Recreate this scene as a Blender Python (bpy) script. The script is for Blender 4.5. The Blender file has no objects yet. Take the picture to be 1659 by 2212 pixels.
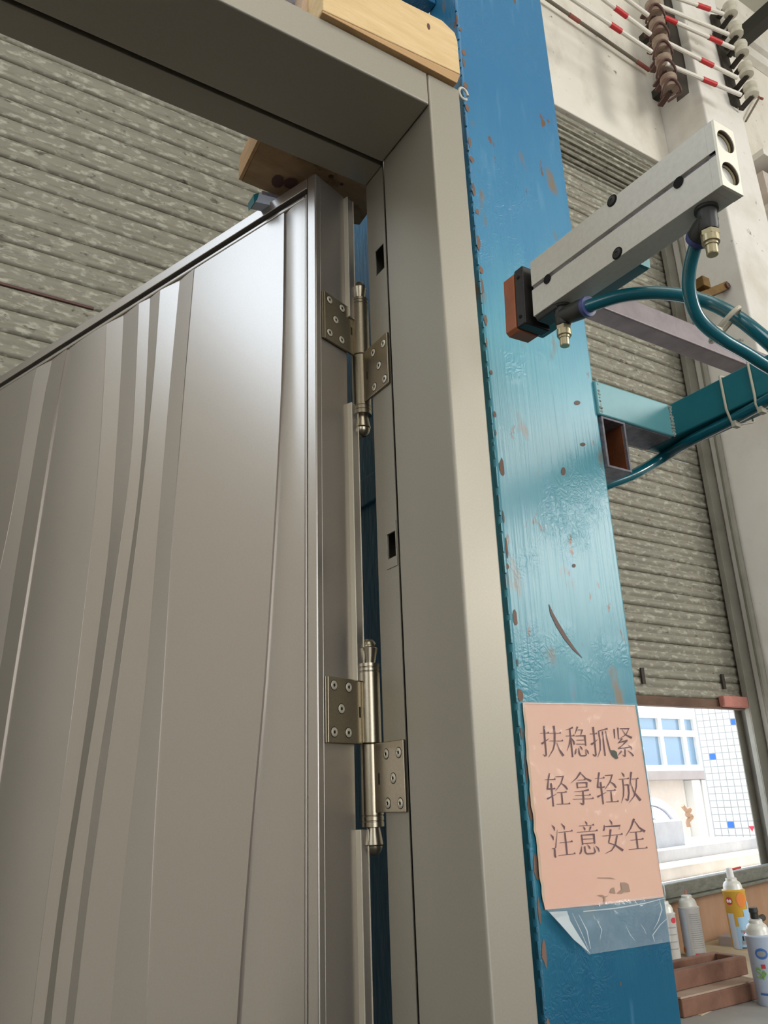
import bpy, bmesh, math, random
from mathutils import Vector as V, Matrix
R = math.radians
random.seed(7)
SC = bpy.context.scene
COL = SC.collection
# ------------------------------------------------------------------ camera
# world: origin at the lens, X along the door frame, Y into the hall, Z up; the floor lies 1.35 m below
W, H, F = 1659, 2212, 1726.84
PIT, ROL, YAW = R(19.914), R(-2.0131), R(-32.394)
fh = V((math.sin(-YAW), math.cos(-YAW), 0)); rh = V((math.cos(-YAW), -math.sin(-YAW), 0))
FW = fh*math.cos(PIT)+V((0, 0, math.sin(PIT))); up0 = rh.cross(FW)
RT = rh*math.cos(ROL)+up0*math.sin(ROL); UP = -rh*math.sin(ROL)+up0*math.cos(ROL)
cam = bpy.data.cameras.new('camera'); co = bpy.data.objects.new('camera', cam); COL.objects.link(co)
co.matrix_world = Matrix(((RT.x, UP.x, -FW.x, 0), (RT.y, UP.y, -FW.y, 0), (RT.z, UP.z, -FW.z, 0), (0, 0, 0, 1)))
cam.sensor_fit = 'VERTICAL'; cam.sensor_height = 24; cam.lens = F/H*24; cam.clip_start = .02; cam.clip_end = 200
SC.camera = co
def ray(px, py): return FW*F + RT*(px-W/2) - UP*(py-H/2)
def at(px, py, ax, val):
    d = ray(px, py); return d*(val/d[ax])
def dep(px, py, t): return ray(px, py)*(t/F)
def onpl(px, py, n, c):
    d = ray(px, py); return d*(c/d.dot(n))
# ------------------------------------------------------------------ world, exposure, lights
SC.view_settings.view_transform = 'Standard'; SC.view_settings.look = 'None'
SC.view_settings.exposure = 0; SC.view_settings.gamma = 1; SC.view_settings.use_curve_mapping = False
wd = bpy.data.worlds.new('daylight'); SC.world = wd; wd.use_nodes = True
nt = wd.node_tree; bg = nt.nodes['Background']
tc = nt.nodes.new('ShaderNodeTexCoord'); sp = nt.nodes.new('ShaderNodeSeparateXYZ'); cr = nt.nodes.new('ShaderNodeValToRGB')
nt.links.new(tc.outputs['Generated'], sp.inputs[0]); nt.links.new(sp.outputs['Z'], cr.inputs[0]); nt.links.new(cr.outputs[0], bg.inputs['Color'])
cr.color_ramp.elements[0].position = 0.0; cr.color_ramp.elements[0].color = (.93, .96, 1, 1)
cr.color_ramp.elements[1].position = .8; cr.color_ramp.elements[1].color = (.55, .74, 1, 1)
bg.inputs['Strength'].default_value = 3.2
sun = bpy.data.lights.new('sun', 'SUN'); sun.energy = 9; sun.angle = R(2); sun.color = (1, .96, .9)
so = bpy.data.objects.new('sun', sun); COL.objects.link(so)
so.rotation_euler = V((-.25, -.30, -1)).to_track_quat('-Z', 'Y').to_euler()     # high sun, on the yard beyond the shutter
def area(name, loc, aim, sx, sy, power, col):
    l = bpy.data.lights.new(name, 'AREA'); l.shape = 'RECTANGLE'; l.size = sx; l.size_y = sy; l.energy = power; l.color = col
    o = bpy.data.objects.new(name, l); COL.objects.link(o); o.location = loc
    o.rotation_euler = (V(aim)-V(loc)).to_track_quat('-Z', 'Y').to_euler(); return o
area('gate_daylight', (6.6, -5.0, 3.1), (.8, .75, .4), 1.8, 2.6, 270, (1, .965, .90))
area('clerestory_daylight', (-3.0, 2.34, 3.6), (.0, 0, .6), 2.8, 2.2, 36, (.74, .86, 1))
area('overhead_fill', (-.5, -3.6, 5.8), (-.5, -3.6, 0), 5, 3.5, 120, (1, .96, .9))  # soft fill added overhead; the ceiling has no opening here
area('front_gate_daylight', (-1.0, -7.6, 1.2), (0, 0, .6), 5, 3.6, 92, (.95, .97, 1))
# ------------------------------------------------------------------ materials
def lin(c):
    return tuple(((x/255)/12.92 if x/255 <= .04045 else ((x/255+.055)/1.055)**2.4) for x in c)+(1,)
def mat(name, col, rough=.5, metal=0, coat=0, var=None, bump=0, bscale=60, stretch=(1, 1, 1), spec=.5, srgb=True, emit=0, vscale=8, vdetail=6):
    m = bpy.data.materials.new(name); m.use_nodes = True; nt = m.node_tree; b = nt.nodes['Principled BSDF']
    c = lin(col) if srgb else tuple(col)+(1,)
    b.inputs['Base Color'].default_value = c; b.inputs['Roughness'].default_value = rough; b.inputs['Metallic'].default_value = metal
    b.inputs['Coat Weight'].default_value = coat; b.inputs['Coat Roughness'].default_value = .12; b.inputs['Specular IOR Level'].default_value = spec
    if emit: b.inputs['Emission Color'].default_value = c; b.inputs['Emission Strength'].default_value = emit
    if var or bump:
        tc = nt.nodes.new('ShaderNodeTexCoord'); mp = nt.nodes.new('ShaderNodeMapping'); mp.inputs['Scale'].default_value = stretch
        nt.links.new(tc.outputs['Object'], mp.inputs[0])
    if var:
        n = nt.nodes.new('ShaderNodeTexNoise'); n.inputs['Scale'].default_value = vscale; n.inputs['Detail'].default_value = vdetail; n.inputs['Roughness'].default_value = .65
        nt.links.new(mp.outputs[0], n.inputs['Vector'])
        r = nt.nodes.new('ShaderNodeValToRGB'); r.color_ramp.elements[0].position = .3; r.color_ramp.elements[1].position = .7
        r.color_ramp.elements[0].color = c; r.color_ramp.elements[1].color = lin(var)
        nt.links.new(n.outputs['Fac'], r.inputs[0]); nt.links.new(r.outputs[0], b.inputs['Base Color'])
        if emit: nt.links.new(r.outputs[0], b.inputs['Emission Color'])
    if bump:
        n2 = nt.nodes.new('ShaderNodeTexNoise'); n2.inputs['Scale'].default_value = bscale; n2.inputs['Detail'].default_value = 4
        nt.links.new(mp.outputs[0], n2.inputs['Vector'])
        bp = nt.nodes.new('ShaderNodeBump'); bp.inputs['Strength'].default_value = bump; bp.inputs['Distance'].default_value = .01
        nt.links.new(n2.outputs['Fac'], bp.inputs['Height']); nt.links.new(bp.outputs[0], b.inputs['Normal'])
    return m
def add_mix(m, col, scale, lo, hi, stretch=(1, 1, 1), seed=0, detail=8, rough=None):
    """blotches of a second colour (rust, dirt, worn paint) over what drives Base Color"""
    nt = m.node_tree; b = nt.nodes['Principled BSDF']; inp = b.inputs['Base Color']
    tc = nt.nodes.new('ShaderNodeTexCoord'); mp = nt.nodes.new('ShaderNodeMapping'); mp.inputs['Scale'].default_value = stretch; mp.inputs['Location'].default_value = (seed, seed*2, seed*3)
    n = nt.nodes.new('ShaderNodeTexNoise'); n.inputs['Scale'].default_value = scale; n.inputs['Detail'].default_value = detail; n.inputs['Roughness'].default_value = .6
    r = nt.nodes.new('ShaderNodeValToRGB'); r.color_ramp.elements[0].position = lo; r.color_ramp.elements[1].position = hi
    r.color_ramp.elements[0].color = (0, 0, 0, 1); r.color_ramp.elements[1].color = (1, 1, 1, 1)
    mx = nt.nodes.new('ShaderNodeMix'); mx.data_type = 'RGBA'
    nt.links.new(tc.outputs['Object'], mp.inputs[0]); nt.links.new(mp.outputs[0], n.inputs['Vector']); nt.links.new(n.outputs['Fac'], r.inputs[0])
    nt.links.new(r.outputs[0], mx.inputs[0])
    if inp.links: nt.links.new(inp.links[0].from_socket, mx.inputs[6])
    else: mx.inputs[6].default_value = inp.default_value
    mx.inputs[7].default_value = lin(col); nt.links.new(mx.outputs[2], inp)
    return m
M = {}
M['frame'] = mat('frame_metal', (166, 160, 146), .5, .55, var=(160, 154, 140), vscale=400)
M['door'] = mat('door_metal', (182, 175, 167), .30, .85, var=(176, 169, 161), vscale=400)
M['bead'] = mat('glint_metal', (200, 192, 172), .4, .5)  # paler metal that carries the highlight along the lip edges
M['dark_groove'] = mat('dark_groove', (32, 27, 22), .6)
M['hinge'] = mat('hinge_nickel', (168, 158, 138), .28, .95, var=(156, 146, 126), vscale=300)
M['screw'] = mat('screw_bright', (206, 198, 178), .42, .55)
M['hole'] = mat('hole_black', (10, 9, 8), .9)
M['alu'] = mat('anodised_aluminium', (218, 214, 203), .5, .15, var=(208, 204, 192), vscale=200)
M['bore'] = mat('bore_bronze', (96, 82, 72), .3, .6)
M['alu_end'] = mat('cut_aluminium', (245, 240, 222), .45, .1)
M['black_steel'] = mat('black_steel', (40, 38, 37), .4, .5, var=(55, 53, 50), vscale=30)
M['orange_pad'] = mat('orange_pad', (168, 98, 62), .5, var=(150, 82, 46), vscale=40)
M['black_plastic'] = mat('black_plastic', (48, 48, 44), .45)
M['blue_ring'] = mat('blue_ring', (70, 80, 135), .4)
M['brass'] = mat('nickel_knurl', (190, 178, 145), .35, .8)
M['hose'] = mat('hose_teal', (14, 96, 108), .22, 0, coat=.6)
M['tie'] = mat('tie_nylon', (190, 180, 158), .5)
M['wood'] = mat('pine_wood', (214, 180, 126), .65, var=(232, 203, 152), vscale=6, stretch=(1.5, 6, 9), bump=.15, bscale=30)
M['wood_ply'] = mat('ply_edge', (205, 168, 118), .7, var=(168, 128, 86), vscale=10, stretch=(1, 3, 60))
M['wood_dirty'] = mat('dirty_wood', (150, 120, 86), .75, var=(182, 152, 118), vscale=12, stretch=(1, 3, 3))
add_mix(M['wood_dirty'], (70, 44, 26), 9, .56, .66, seed=3)
M['wood_pale'] = mat('pale_wood', (205, 180, 155), .7, var=(190, 160, 130), vscale=14)
M['wall'] = mat('plaster_cream', (238, 233, 221), .9, var=(226, 219, 204), vscale=1.6, bump=.25, bscale=9)
add_mix(M['wall'], (208, 200, 184), 3.5, .50, .72, stretch=(1, 1, .6), seed=4)
add_mix(M['wall'], (130, 114, 96), 16, .66, .74, seed=9)
M['pillar_wall'] = mat('plaster_white', (234, 231, 224), .9, var=(222, 217, 207), vscale=1.2, bump=.2, bscale=9)
add_mix(M['pillar_wall'], (212, 206, 194), 3, .48, .70, seed=6)
add_mix(M['pillar_wall'], (140, 130, 118), 14, .66, .72, seed=2)
M['ceiling'] = mat('ceiling_grey', (190, 188, 175), .9, var=(175, 173, 160), vscale=2)
M['floor'] = mat('concrete_floor', (62, 58, 53), .8, var=(50, 46, 42), vscale=1)
M['yard'] = mat('yard_concrete', (190, 188, 182), .8, var=(176, 172, 166), vscale=1)
M['shutter'] = mat('galvanised_slat', (128, 124, 110), .6, .2, var=(146, 142, 126), vscale=14, stretch=(.35, 1, 1.5))
add_mix(M['shutter'], (172, 169, 153), 52, .52, .62, stretch=(.42, 1, 1), seed=1)
add_mix(M['shutter'], (88, 82, 70), 44, .62, .70, stretch=(.5, 1, 1), seed=5)
nt_s = M['shutter'].node_tree
geo_s = nt_s.nodes.new('ShaderNodeNewGeometry')
for n_s in [n_ for n_ in nt_s.nodes if n_.type == 'TEX_COORD']:
    for l_ in list(n_s.outputs['Object'].links):
        to_ = l_.to_socket; nt_s.links.remove(l_); nt_s.links.new(geo_s.outputs['Position'], to_)
M['shutter_bar'] = mat('rusty_bar', (122, 96, 78), .7, .2, var=(92, 68, 52), vscale=10, stretch=(.5, 1, 1))
M['track'] = mat('track_grey', (150, 146, 134), .6, .2, var=(128, 124, 112), vscale=6)
M['pink'] = mat('pink_paint', (196, 134, 120), .8, var=(180, 116, 104), vscale=30)
M['red'] = mat('red_tape', (196, 44, 46), .5)
M['darkred'] = mat('dull_red_tape', (150, 82, 72), .7)
M['white_bar'] = mat('white_bar', (226, 220, 208), .55)
M['grey_bar'] = mat('grey_bar', (112, 104, 90), .7)
M['porcelain'] = mat('porcelain', (214, 208, 190), .3, var=(196, 190, 172), vscale=20)
M['porcelain_brown'] = mat('porcelain_dusty', (172, 156, 136), .45, var=(128, 92, 78), vscale=14)
M['strap_dark'] = mat('strap_dark', (58, 52, 44), .6, .3)
M['strap_brown'] = mat('strap_brown', (92, 62, 54), .6)
M['beam'] = mat('dark_beam', (52, 52, 46), .7)
M['grey_rail'] = mat('grey_rail', (134, 124, 124), .45, .3, var=(112, 102, 106), vscale=20)
M['rust_in'] = mat('rust_orange', (122, 66, 30), .8, var=(96, 50, 22), vscale=30)
M['mottle'] = mat('mottled_steel', (150, 146, 152), .6, .3, var=(96, 92, 98), vscale=60)
M['weld'] = mat('weld_bead', (150, 160, 152), .4, .3, bump=.6, bscale=200)
M['yellow_clamp'] = mat('ochre_steel', (128, 98, 48), .6, .3, var=(96, 70, 34), vscale=20)
M['can_white'] = mat('can_white', (206, 206, 204), .3, .1)
M['can_blue'] = mat('can_bluewhite', (196, 208, 226), .3, .1)
M['can_yellow'] = mat('can_yellow', (214, 168, 62), .35)
M['can_metal'] = mat('can_metal', (224, 222, 212), .35, .15)
M['can_text'] = mat('can_text_grey', (150, 150, 152), .6)
M['can_red'] = mat('can_red', (200, 60, 76), .4)
M['can_lblue'] = mat('can_lightblue', (160, 196, 224), .4)
M['can_green'] = mat('can_green', (130, 168, 96), .4)
M['can_dblue'] = mat('can_darkblue', (72, 110, 172), .4)
M['can_orange'] = mat('can_orange', (226, 130, 54), .4)
M['brick'] = mat('brown_block', (134, 96, 76), .8, var=(108, 74, 58), vscale=14, bump=.3, bscale=30)
M['brick_top'] = mat('pale_block_top', (178, 158, 142), .85, var=(160, 134, 116), vscale=10)  # paler tone for the block's top face and the tray bottom
M['cardboard'] = mat('cardboard', (168, 134, 106), .85, var=(152, 116, 88), vscale=5, stretch=(3, 3, 1))
M['bench'] = mat('bench_top', (166, 164, 160), .6, var=(148, 146, 142), vscale=6)
M['bench_dust'] = mat('bench_shelf', (196, 182, 156), .8, var=(180, 164, 136), vscale=8)
M['steel_rail'] = mat('worn_steel', (140, 140, 130), .45, .5, var=(105, 106, 96), vscale=12, stretch=(2, 2, 6))
M['stone'] = mat('white_stone', (222, 222, 226), .8, var=(204, 204, 212), vscale=9)
M['stone_shaded'] = mat('shaded_stone', (184, 172, 156), .85, var=(200, 192, 180), vscale=7)  # white stone, with the hall's shade put into a darker tone
M['stone_grey'] = mat('grey_stone', (186, 188, 194), .85, var=(170, 172, 180), vscale=9)
M['facade'] = mat('facade_white', (236, 234, 230), .8)
M['facade_grey'] = mat('facade_grey', (150, 140, 138), .85, var=(165, 155, 150), vscale=4)
M['facade_warm'] = mat('facade_warm', (190, 176, 164), .85, var=(205, 195, 186), vscale=4)
M['glass'] = mat('window_glass', (120, 148, 172), .15, 0, spec=.8)
M['tile'] = mat('white_tile', (226, 232, 236), .35)
M['tile_blue'] = mat('blue_tile', (50, 110, 200), .35)
M['grout'] = mat('tile_grout', (168, 170, 170), .9)
M['teal_dark'] = mat('teal_steel', (20, 98, 106), .4, 0, var=(30, 112, 120), vscale=12)
add_mix(M['teal_dark'], (110, 84, 66), 16, .70, .74, seed=6)
M['teal_light'] = mat('teal_light_steel', (84, 148, 156), .4, 0, var=(104, 160, 164), vscale=10)
add_mix(M['teal_light'], (140, 110, 90), 20, .66, .72, seed=8)
M['paper'] = mat('salmon_paper', (228, 184, 158), .6, var=(222, 172, 148), vscale=4)
add_mix(M['paper'], (240, 208, 190), 30, .62, .72, seed=2)
M['ink'] = mat('maroon_ink', (96, 48, 52), .7)
M['scar'] = mat('bare_brown_scar', (112, 92, 84), .7)
M['rustc'] = mat('rust_chip', (106, 92, 82), .7, var=(128, 92, 72), vscale=40)
M['tear'] = mat('torn_hole', (66, 70, 56), .9)
M['stain'] = mat('brown_stain', (160, 128, 104), .8)
M['label_white'] = mat('label_white', (190, 198, 210), .5)
# column paint: teal to blue ramp by height, brushed, with rust and wrinkles
def column_mat():
    m = bpy.data.materials.new('column_paint'); m.use_nodes = True; nt = m.node_tree; b = nt.nodes['Principled BSDF']
    N = nt.nodes.new; L = nt.links.new
    tc = N('ShaderNodeTexCoord'); sp = N('ShaderNodeSeparateXYZ'); L(tc.outputs['Object'], sp.inputs[0])
    n0 = N('ShaderNodeTexNoise'); n0.inputs['Scale'].default_value = 5; n0.inputs['Detail'].default_value = 5
    mp0 = N('ShaderNodeMapping'); mp0.inputs['Scale'].default_value = (3, 3, .6); L(tc.outputs['Object'], mp0.inputs[0]); L(mp0.outputs[0], n0.inputs['Vector'])
    ma = N('ShaderNodeMath'); ma.operation = 'MULTIPLY_ADD'; ma.inputs[1].default_value = .35; L(n0.outputs['Fac'], ma.inputs[0]); L(sp.outputs['Z'], ma.inputs[2])
    mr = N('ShaderNodeMapRange'); mr.inputs[1].default_value = 1.0+.17; mr.inputs[2].default_value = 2.7+.17; L(ma.outputs[0], mr.inputs[0])
    r = N('ShaderNodeValToRGB'); cr = r.color_ramp; L(mr.outputs[0], r.inputs[0])
    cr.elements[0].position = 0; cr.elements[0].color = lin((22, 92, 118))
    cr.elements[1].position = 1; cr.elements[1].color = lin((44, 116, 160))
    for p, c in ((.10, (20, 88, 118)), (.22, (44, 122, 142)), (.34, (78, 148, 160)), (.5, (84, 154, 168)), (.60, (88, 160, 176)), (.70, (66, 136, 172)), (.85, (46, 118, 162))):
        e = cr.elements.new(p); e.color = lin(c)
    last = r.outputs[0]
    def over(col, scale, lo, hi, stretch, last, seed, detail=6):
        mp = N('ShaderNodeMapping'); mp.inputs['Scale'].default_value = stretch; mp.inputs['Location'].default_value = (seed, seed, seed); L(tc.outputs['Object'], mp.inputs[0])
        n = N('ShaderNodeTexNoise'); n.inputs['Scale'].default_value = scale; n.inputs['Detail'].default_value = detail; L(mp.outputs[0], n.inputs['Vector'])
        rr = N('ShaderNodeValToRGB'); rr.color_ramp.elements[0].position = lo; rr.color_ramp.elements[1].position = hi
        rr.color_ramp.elements[0].color = (0, 0, 0, 1); rr.color_ramp.elements[1].color = (1, 1, 1, 1); L(n.outputs['Fac'], rr.inputs[0])
        mx = N('ShaderNodeMix'); mx.data_type = 'RGBA'; L(rr.outputs[0], mx.inputs[0]); L(last, mx.inputs[6]); mx.inputs[7].default_value = lin(col); return mx.outputs[2]
    last = over((100, 152, 184), 9, .60, .92, (6, 6, .8), last, 2)
    last = over((122, 112, 96), 16, .63, .72, (1.3, 1.3, .6), last, 5)
    last = over((112, 78, 56), 26, .68, .71, (1.3, 1.3, .6), last, 8)
    L(last, b.inputs['Base Color'])
    b.inputs['Roughness'].default_value = .36; b.inputs['Specular IOR Level'].default_value = .4; b.inputs['Coat Weight'].default_value = .2; b.inputs['Coat Roughness'].default_value = .2
    # brush strokes + wrinkled paint
    mp = N('ShaderNodeMapping'); mp.inputs['Scale'].default_value = (70, 70, 2.2); L(tc.outputs['Object'], mp.inputs[0])
    n1 = N('ShaderNodeTexNoise'); n1.inputs['Scale'].default_value = 3; n1.inputs['Detail'].default_value = 3; L(mp.outputs[0], n1.inputs['Vector'])
    n2 = N('ShaderNodeTexNoise'); n2.inputs['Scale'].default_value = 55; n2.inputs['Detail'].default_value = 2; n2.inputs['Distortion'].default_value = 3.5; L(tc.outputs['Object'], n2.inputs['Vector'])
    mk = N('ShaderNodeTexNoise'); mk.inputs['Scale'].default_value = 7; mk.inputs['Detail'].default_value = 2; L(tc.outputs['Object'], mk.inputs['Vector'])
    mkr = N('ShaderNodeMapRange'); mkr.inputs[1].default_value = .46; mkr.inputs[2].default_value = .62; L(mk.outputs['Fac'], mkr.inputs[0])
    mm = N('ShaderNodeMath'); mm.operation = 'MULTIPLY'; L(n2.outputs['Fac'], mm.inputs[0]); L(mkr.outputs[0], mm.inputs[1])
    bp = N('ShaderNodeBump'); bp.inputs['Strength'].default_value = .16; bp.inputs['Distance'].default_value = .003; L(n1.outputs['Fac'], bp.inputs['Height'])
    bp2 = N('ShaderNodeBump'); bp2.inputs['Strength'].default_value = .28; bp2.inputs['Distance'].default_value = .004; L(mm.outputs[0], bp2.inputs['Height']); L(bp.outputs[0], bp2.inputs['Normal'])
    L(bp2.outputs[0], b.inputs['Normal']); L(bp2.outputs[0], b.inputs['Coat Normal'])
    return m
M['column'] = column_mat()
M['column_back'] = mat('blue_steel', (26, 92, 132), .4, 0, var=(40, 112, 150), vscale=8, stretch=(3, 3, .6), bump=.3, bscale=40)
add_mix(M['column_back'], (90, 64, 54), 12, .68, .74, seed=4)
def plastic_mat(fac=.2):
    m = bpy.data.materials.new('clear_film'); m.use_nodes = True; nt = m.node_tree; N = nt.nodes.new; L = nt.links.new
    out = nt.nodes['Material Output']; b = nt.nodes['Principled BSDF']
    b.inputs['Base Color'].default_value = (.8, .86, .86, 1); b.inputs['Roughness'].default_value = .08; b.inputs['Specular IOR Level'].default_value = .8
    tr = N('ShaderNodeBsdfTransparent'); mx = N('ShaderNodeMixShader'); mx.inputs[0].default_value = fac
    n = N('ShaderNodeTexNoise'); n.inputs['Scale'].default_value = 14; n.inputs['Distortion'].default_value = 1.5; tc = N('ShaderNodeTexCoord'); L(tc.outputs['Object'], n.inputs['Vector'])
    bp = N('ShaderNodeBump'); bp.inputs['Strength'].default_value = .8; bp.inputs['Distance'].default_value = .01; L(n.outputs['Fac'], bp.inputs['Height']); L(bp.outputs[0], b.inputs['Normal'])
    L(tr.outputs[0], mx.inputs[1]); L(b.outputs[0], mx.inputs[2]); L(mx.outputs[0], out.inputs['Surface'])
    return m
M['film'] = plastic_mat()
M['film_tight'] = plastic_mat(.07)
M['film_fold'] = plastic_mat(.55)
# ------------------------------------------------------------------ geometry helpers
class MB:
    """collects shapes (in world coordinates) for one mesh"""
    def __init__(s): s.v = []; s.f = []
    def add(s, vs, fs):
        o = len(s.v); s.v += [V(p) for p in vs]; s.f += [tuple(i+o for i in f) for f in fs]; return s
    def box(s, x0, x1, y0, y1, z0, z1, fr=None):
        vs = [V((x, y, z)) for z in (z0, z1) for y in (y0, y1) for x in (x0, x1)]
        if fr: vs = [fr(p) for p in vs]
        return s.add(vs, [(0, 2, 3, 1), (4, 5, 7, 6), (0, 1, 5, 4), (2, 6, 7, 3), (0, 4, 6, 2), (1, 3, 7, 5)])
    def prism(s, pts, d):
        n = len(pts); d = V(d); vs = [V(p) for p in pts]+[V(p)+d for p in pts]
        return s.add(vs, [tuple(range(n))[::-1], tuple(range(n, 2*n))]+[(i, (i+1) % n, n+(i+1) % n, n+i) for i in range(n)])
    def lathe(s, prof, o, ax=(0, 0, 1), n=20):
        o = V(o); ax = V(ax).normalized(); a = ax.orthogonal().normalized(); b = ax.cross(a)
        vs = []; fs = []; m = len(prof)
        for r, h in prof:
            for k in range(n):
                t = 2*math.pi*k/n; vs.append(o+ax*h+(a*math.cos(t)+b*math.sin(t))*max(r, 1e-5))
        for j in range(m-1):
            for k in range(n): fs.append((j*n+k, j*n+(k+1) % n, (j+1)*n+(k+1) % n, (j+1)*n+k))
        fs.append(tuple(range(n))[::-1]); fs.append(tuple(range((m-1)*n, m*n)))
        return s.add(vs, fs)
    def tube(s, pts, r, n=12, ends=True):
        pts = [V(p) for p in pts]; vs = []; fs = []; prev = None
        for i, p in enumerate(pts):
            t = (pts[min(i+1, len(pts)-1)]-pts[max(i-1, 0)]).normalized()
            a = t.orthogonal().normalized() if prev is None else (prev-t*prev.dot(t)).normalized()
            prev = a; b = t.cross(a); rr = r[i] if isinstance(r, (list, tuple)) else r
            for k in range(n):
                q = 2*math.pi*k/n; vs.append(p+(a*math.cos(q)+b*math.sin(q))*rr)
        for i in range(len(pts)-1):
            for k in range(n): fs.append((i*n+k, i*n+(k+1) % n, (i+1)*n+(k+1) % n, (i+1)*n+k))
        if ends: fs.append(tuple(range(n))[::-1]); fs.append(tuple(range((len(pts)-1)*n, len(pts)*n)))
        return s.add(vs, fs)
    def holed(s, us, vs_, holes, fr, th):
        """plate on a u,v grid with rectangular holes; fr(u,v,w) -> world; w in 0..th"""
        U = sorted(set(list(us)+[h[0] for h in holes]+[h[1] for h in holes])); Vv = sorted(set(list(vs_)+[h[2] for h in holes]+[h[3] for h in holes]))
        solid = lambda i, j: 0 <= i < len(U)-1 and 0 <= j < len(Vv)-1 and not any(h[0] <= (U[i]+U[i+1])/2 <= h[1] and h[2] <= (Vv[j]+Vv[j+1])/2 <= h[3] for h in holes)
        idx = {}; vv = []; ff = []
        def g(i, j, w):
            if (i, j, w) not in idx: idx[(i, j, w)] = len(vv); vv.append(fr(U[i], Vv[j], w*th))
            return idx[(i, j, w)]
        for i in range(len(U)-1):
            for j in range(len(Vv)-1):
                if not solid(i, j): continue
                ff.append((g(i, j, 0), g(i+1, j, 0), g(i+1, j+1, 0), g(i, j+1, 0))); ff.append((g(i, j, 1), g(i, j+1, 1), g(i+1, j+1, 1), g(i+1, j, 1)))
                for (di, dj, e) in ((-1, 0, ((i, j), (i, j+1))), (1, 0, ((i+1, j+1), (i+1, j))), (0, -1, ((i+1, j), (i, j))), (0, 1, ((i, j+1), (i+1, j+1)))):
                    if not solid(i+di, j+dj): ff.append((g(*e[0], 0), g(*e[0], 1), g(*e[1], 1), g(*e[1], 0)))
        return s.add(vv, ff)
    def build(s, name, m, parent=None, bevel=0, seg=2, smooth=False, loc=None, flat=False):
        me = bpy.data.meshes.new(name)
        if parent is not None:
            base = V(parent['_w']) ; lc = V((0, 0, 0)); off = base
        else:
            lc = V(loc) if loc is not None else sum(s.v, V())/len(s.v); off = lc
        me.from_pydata([p-off for p in s.v], [], s.f)
        bm = bmesh.new(); bm.from_mesh(me); bmesh.ops.recalc_face_normals(bm, faces=bm.faces); bm.to_mesh(me); bm.free()
        me.materials.append(m); o = bpy.data.objects.new(name, me); COL.objects.link(o)
        o.location = lc; o['_w'] = tuple(off)
        if parent is not None: o.parent = parent
        if bevel:
            b = o.modifiers.new('bevel', 'BEVEL'); b.width = bevel; b.segments = seg; b.limit_method = 'ANGLE'; b.angle_limit = R(30); b.harden_normals = True
            smooth = True
        if smooth:
            for p in me.polygons: p.use_smooth = True
            if not bevel: me.set_sharp_from_angle(angle=R(35))
            else: me.set_sharp_from_angle(angle=R(60)) if False else None
        return o
# the shading mesh lives in local coordinates; '_w' remembers where the local origin is in the world
def tag(o, label=None, cat=None, group=None, kind=None):
    if label: o['label'] = label
    if cat: o['category'] = cat
    if group: o['group'] = group
    if kind: o['kind'] = kind
    return o
def empty(name, loc, label=None, cat=None, group=None):
    o = bpy.data.objects.new(name, None); COL.objects.link(o); o.location = loc; o['_w'] = tuple(loc); o.empty_display_size = .05
    return tag(o, label, cat, group)
def struct(o): o['kind'] = 'structure'; return o
FL = -1.35
# ------------------------------------------------------------------ smooth curves
def smooth_path(pts, n=6):
    out = []
    P = [pts[0]*2-pts[1]]+pts+[pts[-1]*2-pts[-2]]
    for i in range(1, len(P)-2):
        for k in range(n):
            t = k/n; a_, b_, c_, d_ = P[i-1], P[i], P[i+1], P[i+2]
            out.append(.5*((2*b_)+(-a_+c_)*t+(2*a_-5*b_+4*c_-d_)*t*t+(-a_+3*b_-3*c_+d_)*t**3))
    out.append(P[-2]); return out
# ================================================================== the hall
struct(MB().box(-7, 9, -8.5, 2.7, FL-.1, FL).build('floor', M['floor']))
struct(MB().box(-7, 9, -8.5, 2.9, 6.1, 6.25).build('ceiling', M['ceiling']))
wy = lambda y: (lambda u, v, w: V((u, y+w, v)))
# back wall: the shutter opening, the clerestory window beside it
LZ = 3.7165; SX0, SX1 = -.5, 3.60
struct(MB().holed((-7, 9), (FL, 6.1), [(-.9, 1.6, FL, LZ), (2.0, SX1, FL, LZ), (-4.4, -1.6, 2.4, 4.8)], wy(2.4), .04).build('wall_back', M['wall']))
wf = struct(MB().holed((-4.4, -1.6), (2.4, 4.8), [(-4.34+i*.92, -4.34+i*.92+.86, z0, z1) for i in range(3) for z0, z1 in ((2.46, 3.56), (3.62, 4.74))], wy(2.45), .05).build('window_1', M['white_bar'], loc=(-3, 2.4, 2.4)))
struct(MB().holed((-8.5, 2.4), (FL, 6.1), [(-6, -1, 1.2, 3.2)], lambda u, v, w: V((-7-w, u, v)), .2).build('wall_left', M['wall']))
struct(MB().holed((-8.5, 2.4), (FL, 6.1), [(-6.5, -3.5, 2.2, 5)], lambda u, v, w: V((9+w, u, v)), .2).build('wall_right', M['wall']))
struct(MB().holed((-7, 9), (FL, 6.1), [(-3.6, 1.6, FL, 3.2), (4.5, 8, 2.0, 5.2)], wy(-8.5), .2).build('wall_front', M['wall']))
struct(MB().box(3.62, 4.03, 2.02, 2.4, FL, 6.1).build('trim_1', M['pillar_wall'], bevel=.012))
struct(MB().box(-1.1, 3.62, 2.3, 2.4, LZ*2.3/2.4, 6.1).build('trim_2', M['wall'], bevel=.006))
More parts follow.
